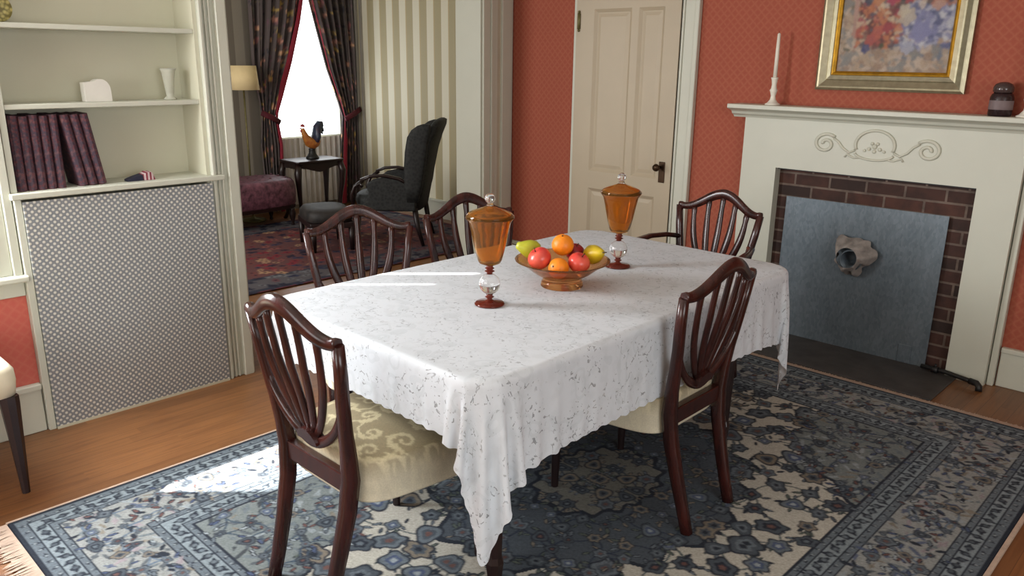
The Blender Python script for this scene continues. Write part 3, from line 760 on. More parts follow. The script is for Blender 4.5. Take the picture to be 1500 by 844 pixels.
ps = scatter(.47, .47, qw, qh, .075, 1500, lambda x, y: zone(x, y) == 's', 5); fill(q, ps, (64, 80, 96), .016, .032, [SLATE2, PALE, BLUE, RUST], .12)
pm = scatter(.47, .47, qw, qh, .075, 1500, lambda x, y: zone(x, y) == 'm', 6); fill(q, pm, (52, 62, 78), .018, .034, [SLATE2, TAN, GREEN], .12)
def speck(ok, dmin, seed, cols, r0, r1):
    for p in scatter(.14, .14, qw, qh, dmin, 9000, ok, seed):
        q.blob(p[0], p[1], rr.uniform(r0, r1), cols[rr.integers(len(cols))], int(rr.integers(2, 5)), .3, rr.uniform(0, 6), 1.5, .7, .85)
speck(lambda x, y: .14 < min(x, y) < .33, .034, 17, [PALE, SLATE2, SLATE, TAN, BLUE, (150, 140, 146)], .008, .017)
pb = scatter(.15, .15, qw, qh, .066, 4000, lambda x, y: .155 < min(x, y) < .31, 7); fill(q, pb, (96, 112, 130), .014, .029, [BLUE, SLATE2, PALE, RUST, NAVY], .1)
# small repeats on the guard stripes
for L, horiz in ((qw, True), (qh, False)):
    for t in np.arange(.06, L, .046):
        for d, r_, c1, c2 in ((.036, .009, NAVY, PALE), (.078, .017, NAVY, SLATE), (.395, .018, NAVY, SLATE2), (.354, .008, NAVY, PALE), (.434, .008, NAVY, PALE), (.115, .007, NAVY, PALE)):
            if t < d+.01: continue
            x, y = (t, d) if horiz else (d, t); a = (t*21.7+ (0 if horiz else PI/2))
            q.blob(x, y, r_, c1, 4, .2, a, 1.3, .75); q.blob(x+.004*math.cos(a), y+.004*math.sin(a), r_*.5, c2)
noise_ = rr.normal(0, .10, (q.H, q.W, 1)).astype(np.float32); 
full = np.concatenate([q.a, q.a[:, -2::-1]], 1); full = np.concatenate([full, full[-2::-1]], 0)
full = full*(1+rr.normal(0, .09, full.shape[:2])[..., None].astype(np.float32)); full = np.clip(full, 0, 1)
ny, nx = full.shape[:2]
Xr, Yr = np.meshgrid(np.linspace(RX0, RX1, nx), np.linspace(RY0, RY1, ny)); Zr = np.full_like(Xr, .011)
Zr[0, :] = Zr[-1, :] = .001; Zr[:, 0] = Zr[:, -1] = .001
RG = thing('dining_rug', 'large blue and ivory floral rug under the dining table', 'rug', (0, 0, 0))
grid_obj('pile', Xr, Yr, Zr, M['rug'], RG, full.astype(np.float32), smooth=False)
for ye, s_ in ((RY0, -1), (RY1, 1)):
    m = MB()
    for k in range(520):
        x = RX0+(RX1-RX0)*(k+.5)/520; dx = random.uniform(-.012, .012); L = random.uniform(.06, .085) if s_ < 0 else random.uniform(.04, .05); z = random.uniform(.003, .007)
        m.add([(x-.0034, ye, .009), (x+.0034, ye, .009), (x+dx*.6+.0036, ye+s_*L*.6, z+.001), (x+dx*.6-.0036, ye+s_*L*.6, z+.001), (x+dx+.0012, ye+s_*L, z), (x+dx-.0012, ye+s_*L, z)], [(0, 1, 2, 3), (3, 2, 4, 5)])
    o = m.build('fringe', M['fringe'], RG, fix=False); o['kind'] = 'stuff'
for n_, ya_, yb_ in (('near', RY0-.05, RY0), ('far', RY1, RY1+.042)): MB().box((RX0, ya_, .0005), (RX1, yb_, .004)).build('woven_end', M['fringe'], RG)
for xa_, xb_ in ((RX0-.008, RX0+.002), (RX1-.002, RX1+.012)): MB().box((xa_, RY0, 0), (xb_, RY1, .0115)).build('bound_edge', M['fringe'], RG)

# ------------------------------------------------------------------ dining table
TX, TY, TA, TB, TH, TR = -1.878, 2.178, .538, .885, .755, .10
TB_ = thing('dining_table', 'mahogany dining table hidden under the white lace cloth', 'table', (TX, TY, 0))
def rrect(a, b, r, z, n=8):
    o = []
    for sx, sy, a0 in ((1, 1, 0), (-1, 1, PI/2), (-1, -1, PI), (1, -1, 1.5*PI)):
        for k in range(n+1): t = a0+PI/2*k/n; o.append((sx*(a-r)+r*math.cos(t), sy*(b-r)+r*math.sin(t), z))
    return o
MB().loft([rrect(TA-.018, TB-.018, TR, TH-.03), rrect(TA-.01, TB-.01, TR, TH-.022), rrect(TA-.01, TB-.01, TR, TH-.012), rrect(TA-.018, TB-.018, TR, TH-.002)]).build('tabletop', M['wood'], TB_)
MB().box((-TA+.13, -TB+.18, TH-.12), (TA-.13, -TB+.20, TH-.028)).box((-TA+.13, TB-.20, TH-.12), (TA-.13, TB-.18, TH-.028)).box((-TA+.13, -TB+.18, TH-.12), (-TA+.15, TB-.18, TH-.028)).box((TA-.15, -TB+.18, TH-.12), (TA-.13, TB-.18, TH-.028)).build('apron', M['wood'], TB_)
for sx in (-1, 1):
    for sy in (-1, 1):
        x, y = sx*(TA-.155), sy*(TB-.205)
        m = MB(); m.sweep([(x, y, TH-.03), (x, y, TH-.14), (x, y, .10), (x, y, .08), (x, y, .0125)], [.033, .033, .021, .027, .02], [.033, .033, .021, .027, .02], (0, 1, 0), 8, 8, smooth=False)
        m.build('leg', M['wood_black'], TB_)

# lace cloth: drape computed by letting a woven grid fall over the table
def drape():
    NX, NY = 112, 138
    p = np.linspace(-1, 1, NX); s = np.linspace(-1, 1, NY); Pp, Ss = np.meshgrid(p, s)
    ovx = np.where(Pp > 0, .245+.11*np.abs(Ss)**5, .19+.0*Ss); ovy = .165+np.where(Pp > 0, .085, .02)*np.abs(Pp)**5
    X = Pp*(TA+ovx); Y = Ss*(TB+ovy)
    # scalloped hem
    X[:, 0] -= .011*np.abs(np.sin(np.arange(NY)*1.05)); X[:, -1] += .011*np.abs(np.sin(np.arange(NY)*1.05))
    Y[0, :] -= .011*np.abs(np.sin(np.arange(NX)*1.05)); Y[-1, :] += .011*np.abs(np.sin(np.arange(NX)*1.05))
    rest = np.stack([X, Y], -1); Z0 = TH+.005
    qx, qy = np.abs(X)-(TA-TR), np.abs(Y)-(TB-TR)
    sd = np.hypot(np.maximum(qx, 0), np.maximum(qy, 0))+np.minimum(np.maximum(qx, qy), 0)-TR
    free = sd > -.004; over = np.maximum(sd, 0)
    # begin half folded over the edge
    pos = np.stack([X, Y, np.full_like(X, Z0)], -1)
    hx, hy = np.maximum(qx, 0), np.maximum(qy, 0); hl = np.hypot(hx, hy)+1e-9
    gx = np.where(hl > 1e-6, hx/hl, 0)*np.sign(X); gy = np.where(hl > 1e-6, hy/hl, 0)*np.sign(Y)
    pos[..., 0] -= gx*over*.45; pos[..., 1] -= gy*over*.45; pos[..., 2] -= over*.8
    rg_ = np.random.default_rng(2); pos += rg_.normal(0, .001, pos.shape)*free[..., None]
    pos[..., 0] += free*over*.07*np.sin(Y*27+.4)*(np.abs(Y) > TB-.25); pos[..., 1] += free*over*.07*np.sin(X*25+1)*(np.abs(X) > TA-.25)
    pos[..., 0] += free*over*.03*np.sin(Y*19)*(np.abs(X) > TA)
    vel = np.zeros_like(pos); w = free.astype(float); w3 = w[..., None]
    cons = []
    def grp(dj, di, k):
        for ph in (0, 1):
            js = np.arange(NY-dj); is_ = np.arange(max(0, -di), NX-max(0, di))
            if dj: js = js[(js//dj) % 2 == ph]
            else: is_ = is_[(is_//abs(di)) % 2 == ph]
            J, I = np.meshgrid(js, is_, indexing='ij'); a = (J*NX+I).ravel(); b = ((J+dj)*NX+I+di).ravel()
            use = free.ravel()[a] | free.ravel()[b]; a, b = a[use], b[use]
            L = np.linalg.norm(rest.reshape(-1, 2)[b]-rest.reshape(-1, 2)[a], axis=-1)
            wa, wb = w.ravel()[a], w.ravel()[b]; cons.append((a, b, L, (k*wa/(wa+wb))[:, None], (k*wb/(wa+wb))[:, None]))
    for c in ((0, 2, .05), (2, 0, .05), (1, 1, .3), (1, -1, .3), (0, 1, 1.0), (1, 0, 1.0)): grp(*c)
    dt = 1/150
    for it in range(420):
        vel[..., 2] -= 9.8*dt; vel *= .985 if it < 330 else .93
        old = pos.copy(); pos = pos+vel*dt*w3; pf = pos.reshape(-1, 3)
        for sub in range(3):
            for a, b, L, ka, kb in cons:
                d = pf[b]-pf[a]; l = np.sqrt((d*d).sum(-1))+1e-9; c = d*((l-L)/l)[:, None]
                pf[a] += c*ka; pf[b] -= c*kb
            ax, ay = np.abs(pos[..., 0])-(TA-TR), np.abs(pos[..., 1])-(TB-TR)
            hx, hy = np.maximum(ax, 0), np.maximum(ay, 0); hl = np.hypot(hx, hy)
            sdp = hl+np.minimum(np.maximum(ax, ay), 0)-TR-.004
            ins = (sdp < 0) & (pos[..., 2] < Z0) & free
            up = ins & (Z0-pos[..., 2] < -sdp); out = ins & ~up
            pos[..., 2] = np.where(up, Z0, pos[..., 2])
            gx = np.where(hl > 1e-6, hx/(hl+1e-9), (ax > ay)*1.0)*np.sign(pos[..., 0]); gy = np.where(hl > 1e-6, hy/(hl+1e-9), (ax <= ay)*1.0)*np.sign(pos[..., 1])
            pos[..., 0] -= np.where(out, sdp*gx, 0); pos[..., 1] -= np.where(out, sdp*gy, 0)
            lim = (pos[..., 1] > -.15) & (pos[..., 1] < .35) & (pos[..., 0] > .5)
            pos[..., 0] = np.where(lim & free, np.minimum(pos[..., 0], .560), pos[..., 0])
            pf = pos.reshape(-1, 3)
        vel = (pos-old)/dt
    return pos, rest
pos, rest = drape()
cl = grid_obj('lace_tablecloth', pos[..., 0], pos[..., 1], pos[..., 2], M['lace'], uv=rest)
cl.location = (TX, TY, 0); tag(cl, 'white lace tablecloth with scalloped hem draped over the dining table', 'tablecloth')
sb = cl.modifiers.new('smooth', 'SUBSURF'); sb.levels = 1; sb.render_levels = 1
ZT = TH+.0068

# ------------------------------------------------------------------ dining chairs
dam = Cv(.7, .7, .003, (164, 151, 120)); rr = np.random.default_rng(21)
LIGHT = (212, 200, 162)
for (x, y) in scatter(.02, .02, .68, .68, .084, 1800, None, 9):
    a0 = rr.uniform(0, 6.28); sg = rr.choice([-1, 1]); s_ = spiral(x, y, rr.uniform(.034, .046), a0, 1.25, sg)
    for k in range(len(s_)-1): dam.stroke(s_[k:k+2], .013*(1-.6*k/len(s_)), LIGHT)
    # acanthus lobes along the outside and a running stem
    for k in (2, 5, 8): dam.blob(*s_[k], .011, LIGHT, 3, .3, a0+k, 1.3, .8)
    e = (s_[0][0]+.07*math.cos(a0+sg*-1.7), s_[0][1]+.07*math.sin(a0+sg*-1.7)); mid_ = ((s_[0][0]+e[0])/2+.014*math.cos(a0), (s_[0][1]+e[1])/2+.014*math.sin(a0))
    dam.stroke([s_[0], mid_, e], .007, LIGHT)
    dam.blob(e[0], e[1], .013, LIGHT, 0, 0, a0, 1.5, .6)
dam.a *= (1+rr.normal(0, .03, dam.a.shape[:2]))[..., None]

def by(x, z):  # back surface of the shield
    if z < .44: return 0.0
    return -.058*((z-.44)/.41)**1.25-.028*(1-min(1, (abs(x)/.22))**2)*min(1, (z-.44)/.3)
def ztop(x):
    ax = abs(x)
    return .842+(.076*(math.cos(PI*min(ax/.195, 1))+1)/2)+(.004 if ax > .205 else 0)
def make_seat(parent, mat, painted=True):
    nA, prof = 220, []
    for k in range(56): t = k/55; prof.append((t, .500-.02*t**2.2-.012*t**8))
    for zz, o in ((.462, 1.012), (.45, 1.018), (.43, 1.02), (.405, 1.018), (.375, 1.012), (.352, 1.008), (.348, 1.016), (.343, 1.016), (.342, 1.0)): prof.append((o, zz))
    prof.append((.6, .342))
    A = np.linspace(0, 2*PI, nA, endpoint=False); X = np.zeros((len(prof), nA)); Y = X.copy(); Z = X.copy()
    ca, sa = np.cos(A), np.sin(A); pw = 6.0; rq = (np.abs(ca)**pw+np.abs(sa)**pw)**(-1/pw); ux, uy = ca*rq, sa*rq
    for i, (t, z) in enumerate(prof):
        yy = uy*t; xx = ux*t
        hw = .20+.045*(yy+1)/2+.012*np.clip(1-yy**2, 0, 1)
        X[i] = xx*hw; Y[i] = .245+yy*.225+(.022*(1-np.clip(xx, -1, 1)**2)*np.clip(yy, 0, 1)); Z[i] = z
    c = None
    if painted:
        dist = np.array([min(t, 1) for t, z in prof])[:, None]+np.array([max(0, .47-z)*4 if t > .99 else 0 for t, z in prof])[:, None]
        hw = .22
        c = dam.sample(.35+ux[None]*dist*.22, .35+uy[None]*dist*.225)
        for i, (t, z) in enumerate(prof):
            if t > .99: k_ = .82*min(1, max(0, (.478-z)/.075)); c[i] = c[i]*(1-k_)+k_*np.array(lin((216, 209, 186)))
    return grid_obj('seat', X, Y, Z, mat, parent, c, closed=True)
def make_chair(label, loc, rz, group, painted=True, arms=False, mat=None):
    t = thing('dining_armchair' if arms else 'dining_chair', label, 'chair', loc, rz, group); W = M['wood']
    make_seat(t, M['damask'] if painted else (mat or M['cream_seat']), painted)
    for s in (-1, 1):   # rear leg running up into the shield side
        pts = [(s*.143, -.088, 0), (s*.144, -.066, .08), (s*.149, -.036, .2), (s*.156, -.010, .32), (s*.163, 0, .42), (s*.170, by(.17, .5)-.0, .50), (s*.179, by(.18, .58), .58), (s*.192, by(.19, .66), .66), (s*.208, by(.208, .75), .75), (s*.221, by(.22, .845), .845)]
        rx = [.015, .016, .018, .02, .021, .019, .017, .016, .016, .015]; ry = [.019, .02, .022, .024, .025, .021, .018, .017, .016, .014]
        MB().sweep(pts, rx, ry, (0, 1, 0), 12, 4).build('leg', W, t)
    for s in (-1, 1):
        MB().sweep([(s*.212, .435, .372), (s*.212, .435, .36), (s*.212, .437, .2), (s*.212, .44, 0)], [.021, .021, .017, .0125], [.021, .021, .017, .0125], (0, 1, 0), 8, 8, smooth=False).build('leg', M['leg_black'], t)
    MB().box((-.158, -.014, .378), (.158, .014, .436), .004).build('seat_rail', W, t)
    # crest rail
    xs = np.linspace(-.224, .224, 41); pts = [(x, by(x, ztop(x)), ztop(x)) for x in xs]
    MB().sweep(pts, [.016+.009*(1-abs(x)/.224) for x in xs], .0145, (0, 1, 0), 12, 3).build('crest_rail', W, t)
    # lower shield curve
    pts = []
    for k in range(25):
        u = -1+2*k/24; x = .190*math.copysign(abs(math.sin(u*PI/2))**1.25, u); z = .665-.178*max(0.0, math.cos(u*PI/2))**1.25
        pts.append((x, by(x, z)-.002, z))
    MB().sweep(pts, [.0115+.008*(1-abs(p[0])/.19) for p in pts], .0125, (0, 1, 0), 10, 3).build('shield_frame', W, t)
    m = MB(); f = [(.054*math.cos(a), .492+.044*math.sin(a)) for a in np.linspace(0, PI, 14)]
    m.loft([[(x, by(x, z)+.012, z) for x, z in f], [(x*.9, by(x, z)-.022, .492+(z-.492)*.9) for x, z in f]], cap=True).build('lunette', W, t)
    for k in range(5):
        x0 = (k-2)*.017; x1 = (k-2)*.072; pts = []; n = 14
        for i in range(n):
            v = i/(n-1); z = .52+(ztop(x1)-.006-.52)*v
            x = x0+(x1-x0)*(v**.8)+(k-2)*.012*math.sin(PI*v)
            pts.append((x, by(x, z), z))
        MB().sweep(pts, [.0085+.0085*math.sin(PI*min(1, .15+.85*i/(n-1)))+(.004 if i > n-3 else 0) for i in range(n)], .009, (0, 1, 0), 8, 3).build('splat', W, t)
    if arms:
        for s in (-1, 1):
            arm = MB().sweep([(s*.195, -.03, .69), (s*.235, .03, .70), (s*.27, .12, .70), (s*.28, .22, .69), (s*.275, .29, .678), (s*.262, .315, .668)], [.016, .016, .018, .022, .022, .012], .012, (0, 0, 1), 10, 2.5).build('arm', W, t)
            MB().sweep([(s*.272, .28, .67), (s*.262, .25, .56), (s*.245, .25, .46), (s*.235, .27, .39)], .013, .014, (0, 1, 0), 10, 3).build('arm_support', W, arm)
    return t
GC = 'shield-back dining chairs around the table'
c1 = make_chair('shield-back dining chair with scroll damask seat at the near end of the table', (-1.842, 1.118, .0125), math.radians(0), GC)
c2 = dup(c1, 'shield-back dining chair on the fireplace side of the table', (-1.303, 2.278, .0125), math.radians(91), GC)
c3_ = dup(c1, 'shield-back chair on the far long side, in front of the footstool', (-2.71, 1.92, .0125), math.radians(-112), GC)
c4_ = dup(c1, 'shield-back chair partly behind the nearer amber goblet', (-2.64, 2.50, .0125), math.radians(-106), GC)
c5_ = make_chair('shield-back armchair at the fireplace end beyond the table', (-1.955, 3.44, .0125), math.radians(180), GC, True, True)
ST = thing('upholstered_stool', 'cream upholstered stool with dark tapered leg cut off at the left edge', 'stool', (-3.325, .425, 0))
MB().loft([rrect(.205, .235, .04, .372), rrect(.234, .262, .05, .378), rrect(.243, .268, .055, .43), rrect(.24, .266, .055, .47), rrect(.225, .25, .05, .492), rrect(.18, .2, .05, .503), rrect(.08, .1, .04, .507)], smooth=True).build('seat', M['cream_seat'], ST)
MB().loft([rrect(.205, .235, .03, .35), rrect(.215, .24, .03, .365), rrect(.215, .24, .03, .38)]).build('frame', M['leg_black'], ST)
for sx in (-1, 1):
    for sy in (-1, 1): MB().sweep([(sx*.21, sy*.232, .376), (sx*.212, sy*.232, .35), (sx*.224, sy*.232, .18), (sx*.232, sy*.232, 0)], [.03, .03, .021, .0125], [.03, .03, .021, .0125], (0, 1, 0), 8, 8, smooth=False).build('leg', M['leg_black'], ST)

# ------------------------------------------------------------------ on the table: goblets, bowl, fruit
def make_goblet(label, loc):
    g = thing('covered_goblet', label, 'goblet', loc, 0, 'covered amber goblets')
    m = MB(); m.lathe([(0, 0), (.05, 0), (.051, .004), (.046, .008), (.018, .012), (.009, .017), (.008, .021), (.016, .026), (.009, .031), (.012, .035), (0, .037)], 36); m.build('foot', M['amber_red'], g)
    m = MB(); m.ball((0, 0, .071), .036, n=14, m=10); m.build('crystal_ball', M['crystal'], g)
    m = MB(); m.lathe([(0, .105), (.011, .105), (.009, .110), (.017, .115), (.009, .120), (.016, .125), (.010, .130), (.014, .136), (0, .137)], 28); m.build('stem', M['amber_red'], g)
    m = MB(); m.lathe([(.0, .1372), (.022, .1375), (.036, .144), (.041, .155), (.052, .2), (.062, .25), (.069, .28), (.078, .2925), (.081, .296), (.078, .298), (.072, .293), (.065, .28), (.058, .25), (.048, .2), (.037, .156), (.03, .149), (0, .146)], 40); m.build('cup', M['amber'], g)
    m = MB(); m.lathe([(.079, .2985), (.08, .301), (.07, .311), (.05, .32), (.025, .328), (.012, .334), (0, .336), (0, .331), (.024, .323), (.049, .315), (.068, .306), (.074, .299)], 40, close=True); l = m.build('lid', M['amber'], g)
    m = MB(); m.lathe([(0, .334), (.011, .334), (.012, .339), (.006, .343), (0, .344)], 20); m.ball((0, 0, .358), .017, n=16, m=10); m.build('finial', M['crystal'], l)
    return g
g1 = make_goblet('covered amber glass goblet nearer the camera, left of the fruit bowl', (-1.832, 1.802, ZT))
g2 = dup(g1, 'covered amber glass goblet behind and right of the fruit bowl', (-1.846, 2.535, ZT), 0, 'covered amber goblets')
BX, BY = -1.815, 2.155
m = MB(); m.lathe([(0, .0), (.076, 0), (.078, .004), (.074, .02), (.068, .03), (.078, .036), (.105, .052), (.135, .075), (.158, .09), (.172, .096), (.173, .099), (.158, .094), (.134, .08), (.104, .057), (.077, .041), (.05, .036), (0, .035)], 56)
tag(m.build('fruit_bowl', M['amber_bowl'], None, (BX, BY, ZT)), 'footed amber glass bowl filled with fruit on the lace cloth', 'bowl')
Rr, Fd = Vector((.72, .694, 0)), Vector((-.694, .72, 0))
def fpos(lat, dep, z): v = Vector((BX, BY, ZT+z))+Rr*lat+Fd*dep; return v
def round_fruit(name, r, mat, label, cat, lat, dep, z, tilt=(0, 0, 0), apple=False):
    m = MB(); prof = []
    for k in range(19):
        a = -PI/2+PI*k/18; q_ = math.cos(a)
        z_ = math.sin(a)*(.9 if apple else .97); rr_ = q_*(1+.06*math.sin(a) if apple else 1)
        if apple: z_ += -.22*max(0, 1-q_*2.6)*(1 if a > 0 else -.5)
        prof.append((r*rr_, r*z_))
    m.lathe(prof, 28); o = m.build(name, mat, None, fpos(lat, dep, z)); o.rotation_euler = tilt
    s = MB()
    if apple: s.sweep([(0, 0, r*.62), (.001, 0, r*.85), (.004, .002, r*1.08)], .0016, .0016)
    else: s.lathe([(0, r*.955), (.004, r*.96), (.003, r*.985), (0, r*.99)], 8)
    s.build('stem', M['stem'], o); tag(o, label, cat, 'fruit in the amber bowl'); return o
def pear(mat, label, lat, dep, z, tilt):
    m = MB(); m.lathe([(0, -.036), (.014, -.036), (.028, -.028), (.036, -.01), (.034, .01), (.025, .03), (.017, .045), (.012, .055), (0, .059)], 26)
    o = m.build('pear', mat, None, fpos(lat, dep, z)); o.rotation_euler = tilt
    s = MB(); s.sweep([(0, 0, .056), (.001, 0, .068), (.004, 0, .078)], .0016, .0016); s.build('stem', M['stem'], o)
    tag(o, label, 'pear', 'fruit in the amber bowl')
round_fruit('apple', .043, M['apple'], 'large pinkish-red apple at the left of the fruit bowl', 'apple', -.084, -.03, .108, (.5, -.3, 0), True)
round_fruit('apple', .040, M['apple'], 'bright red apple at the front right of the fruit bowl', 'apple', .056, -.042, .096, (.4, .3, 1), True)
round_fruit('apple', .036, M['apple_dark'], 'small dark red apple behind the topmost orange', 'apple', .048, .055, .112, (0, .3, 0), True)
round_fruit('orange', .040, M['orange'], 'orange on top of the fruit pile', 'orange', .0, .008, .150, (.3, .2, 0))
round_fruit('orange', .037, M['orange'], 'orange at the front bottom of the fruit bowl', 'orange', -.018, -.074, .084, (1.2, .2, 0))
pear(M['pear_green'], 'green pear at the left behind the large apple', -.114, .06, .12, (.6, -1.2, .3))
pear(M['pear_yellow'], 'yellow pear at the right of the fruit bowl', .112, .008, .116, (1.2, .5, 1.1))

# ------------------------------------------------------------------ far room
# rug with red ground
fr = Cv(2.1, 3.4, .009, (108, 72, 72)); rr = np.random.default_rng(8)
Df = np.minimum(np.minimum(fr.X, 2.1-fr.X), np.minimum(fr.Y, 3.4-fr.Y)); al = (slice(None), slice(None))
fr.put(al, (Df < .36).astype(np.float32), (66, 66, 76)); fr.put(al, (Df < .30).astype(np.float32), (96, 92, 96)); fr.put(al, (Df < .08).astype(np.float32), (60, 62, 76)); fr.put(al, (Df < .03).astype(np.float32), (110, 56, 60))
for p in scatter(0, 0, 2.1, 3.4, .075, 5000, None, 3):
    d = min(p[0], 2.1-p[0], p[1], 3.4-p[1]); c = [(70, 64, 84), (150, 92, 86), (120, 70, 66), (176, 140, 110), (52, 46, 62), (136, 52, 60)][rr.integers(6)] if d > .36 else [(60, 62, 84), (110, 74, 80), (120, 120, 124), (46, 48, 64)][rr.integers(4)]
    fr.blob(p[0], p[1], rr.uniform(.02, .045), c, int(rr.integers(4, 8)), .25, rr.uniform(0, 6), 1.3, .8); fr.blob(p[0], p[1], .012, (50, 40, 52))
Xq, Yq = fr.X-6.95, fr.Y+1.72; Zq = np.full_like(Xq, .008)
tag(grid_obj('parlour_rug', Xq, Yq, Zq, M['rug'], None, fr.a, smooth=False), 'dark red patterned rug in the room beyond the opening', 'rug')

# floral drapes
flo = Cv(1.6, 2.5, .008, (96, 86, 84)); rr = np.random.default_rng(31)
for p in scatter(0, 0, 1.6, 2.5, .085, 4000, None, 13):
    k = rr.integers(10)
    if k < 4:
        for _ in range(4): flo.blob(p[0]+rr.normal(0, .025), p[1]+rr.normal(0, .03), rr.uniform(.012, .024), [(190, 136, 120), (206, 160, 124), (160, 106, 104), (186, 156, 90)][rr.integers(4)], 5, .3, rr.uniform(0, 6))
    else:
        for _ in range(4): flo.blob(p[0]+rr.normal(0, .025), p[1]+rr.normal(0, .03), rr.uniform(.008, .018), [(98, 98, 90), (118, 106, 90), (58, 58, 64), (112, 86, 94)][rr.integers(4)], 0, 0, rr.uniform(0, 6), 1.6, .6)
def interp(tab, z):
    zs_ = [a for a, _ in tab]; vs_ = [b for _, b in tab]; return np.interp(z, zs_, vs_)
def drape_panel(name, inner, outer, label, liner_side):
    root = thing(name, label, 'curtain', (0, 0, 0), 0, 'floral drapes at the far window')
    nz, nu = 120, 90; zz = np.linspace(.02, 2.5, nz); u = np.linspace(0, 1, nu)
    a, b = interp(inner, zz), interp(outer, zz)
    Y = b[:, None]+(a-b)[:, None]*u[None]; Z = np.repeat(zz[:, None], nu, 1)
    wdt = np.abs(a-b)[:, None]
    X = -7.42+.028*np.sin(u[None]*2*PI*6+.5*np.sin(Z*2))*np.clip(wdt/.4, .5, 1.1)+.015*np.sin(u[None]*2*PI*13)
    c = 1.3*flo.sample(u[None]*.75+.02*np.sin(Z*3), Z)*(.55+.45*(.5+.5*np.sin(u[None]*2*PI*6+.9))[..., None])  # shade of the folds multiplied into the floral colour
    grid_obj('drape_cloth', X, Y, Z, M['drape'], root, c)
    # red lining turned back along the inner edge
    s = np.sign(a-b)[0]; nl = 8; v = np.linspace(0, 1, nl)
    wl = np.interp(zz, [0, .9, 1.0, 1.3, 2.5], [.05, .03, .03, .07, .03]) if liner_side else np.interp(zz, [0, .7, .9, 1.2, 2.5], [.06, .05, .01, .012, .012])
    Yl = a[:, None]-s*wl[:, None]*(1-v[None])+s*.006; Zl = np.repeat(zz[:, None], nl, 1); Xl = -7.372+.012*np.sin(v[None]*3)+0*Yl
    grid_obj('drape_lining', Xl, Yl, Zl, M['lining'], root)
    zt = .955; pts = [( -7.365, interp(outer, zt)-s*.02, zt+.07), (-7.335, (interp(outer, zt)+interp(inner, zt))/2, zt+.02), (-7.35, interp(inner, zt)+s*.01, zt-.03)]
    MB().sweep(pts, .028, .012, (1, 0, 0), 10, 2.5).build('tieback', M['sash'], root)
    return root
drape_panel('floral_drape', [(0, 4.27), (.15, 4.27), (.70, 4.29), (.95, 4.255), (1.02, 4.262), (1.185, 4.328), (1.516, 4.452), (1.912, 4.573), (2.11, 4.618), (2.5, 4.66)],
            [(0, 4.10), (.7, 4.07), (.97, 4.10), (1.1, 4.09), (1.45, 4.04), (2.5, 4.06)], 'dark floral drape at the left of the bright far window', True)
drape_panel('floral_drape', [(0, 4.98), (.1, 4.985), (.7, 5.036), (.95, 5.06), (1.1, 5.014), (1.45, 4.89), (1.854, 4.791), (2.11, 4.728), (2.5, 4.69)],
            [(0, 5.24), (.95, 5.24), (2.5, 5.24)], 'dark floral drape at the right of the bright far window', False)
nz, nu = 30, 120; zz = np.linspace(.05, .745, nz); u = np.linspace(4.25, 5.12, nu); Yg, Zg = np.meshgrid(u, zz); Xg = -7.475+.008*np.sin(Yg*95)+.004*np.sin(Yg*211)
tag(grid_obj('sheer_curtain', Xg, Yg, Zg, M['sheer']), 'pale gathered half curtain below the bright far window', 'curtain')

# hall table under the window
HT = thing('hall_table', 'small dark cabriole-leg table under the bright far window', 'table', (-6.98, 4.375, -.0))
m = MB(); pr = rrect(.17, .27, .03, .0); 
m.loft([[(x, y, .565) for x, y, z in rrect(.165, .265, .03, 0)], [(x, y, .572) for x, y, z in rrect(.175, .275, .03, 0)], [(x, y, .582) for x, y, z in rrect(.175, .275, .03, 0)], [(x, y, .588) for x, y, z in rrect(.165, .265, .03, 0)]]).build('tabletop', M['wood_black'], HT)
m = MB()
fr_ = [(-.24, .565), (.24, .565), (.24, .52), (.17, .515), (.1, .495), (.03, .475), (0, .47), (-.03, .475), (-.1, .495), (-.17, .515), (-.24, .52)]
m.prism(fr_, 'x', .125, .14); m.prism(fr_, 'x', -.14, -.125); m.box((-.13, -.245, .51), (.13, -.23, .565)); m.box((-.13, .23, .51), (.13, .245, .565)); m.build('apron', M['wood_black'], HT)
for sx in (-1, 1):
    for sy in (-1, 1):
        MB().sweep([(sx*.135, sy*.235, .56), (sx*.15, sy*.255, .47), (sx*.145, sy*.25, .36), (sx*.125, sy*.23, .18), (sx*.125, sy*.23, .06), (sx*.145, sy*.25, .0)], [.028, .034, .026, .017, .015, .022], [.028, .034, .026, .017, .015, .022], (0, 1, 0), 10, 2.5).build('leg', M['wood_black'], HT)
# rooster figurine on the table
RO = thing('rooster_figurine', 'painted rooster figurine with blue tail on the hall table', 'figurine', (-6.98, 4.385, .5885))
MB().lathe([(0, 0), (.062, 0), (.066, .01), (.05, .03), (.035, .055), (.03, .085), (.036, .10), (0, .11)], 20).build('base', M['iron'], RO)
MB().sweep([(0, -.095, .30), (0, -.085, .26), (0, -.06, .21), (0, -.03, .165), (0, .01, .14), (0, .05, .155), (0, .075, .18)], [.018, .026, .036, .05, .055, .045, .03], [.018, .026, .036, .05, .055, .045, .03], (1, 0, 0), 14, 2).build('body', M['rooster_gold'], RO)
m = MB()
for k, (dx, dz) in enumerate(((0, .0), (.012, -.03), (-.012, -.03), (.008, .02), (-.008, -.055))):
    m.sweep([(dx, .035, .16), (dx, .055, .23+dz*.4), (dx, .062, .29+dz), (dx, .085, .325+dz), (dx, .118, .325+dz), (dx, .135, .29+dz)], [.024, .036, .034, .028, .02, .007], [.05, .056, .046, .034, .022, .009], (1, 0, 0), 10, 2)
m.build('tail', M['rooster_blue'], RO)
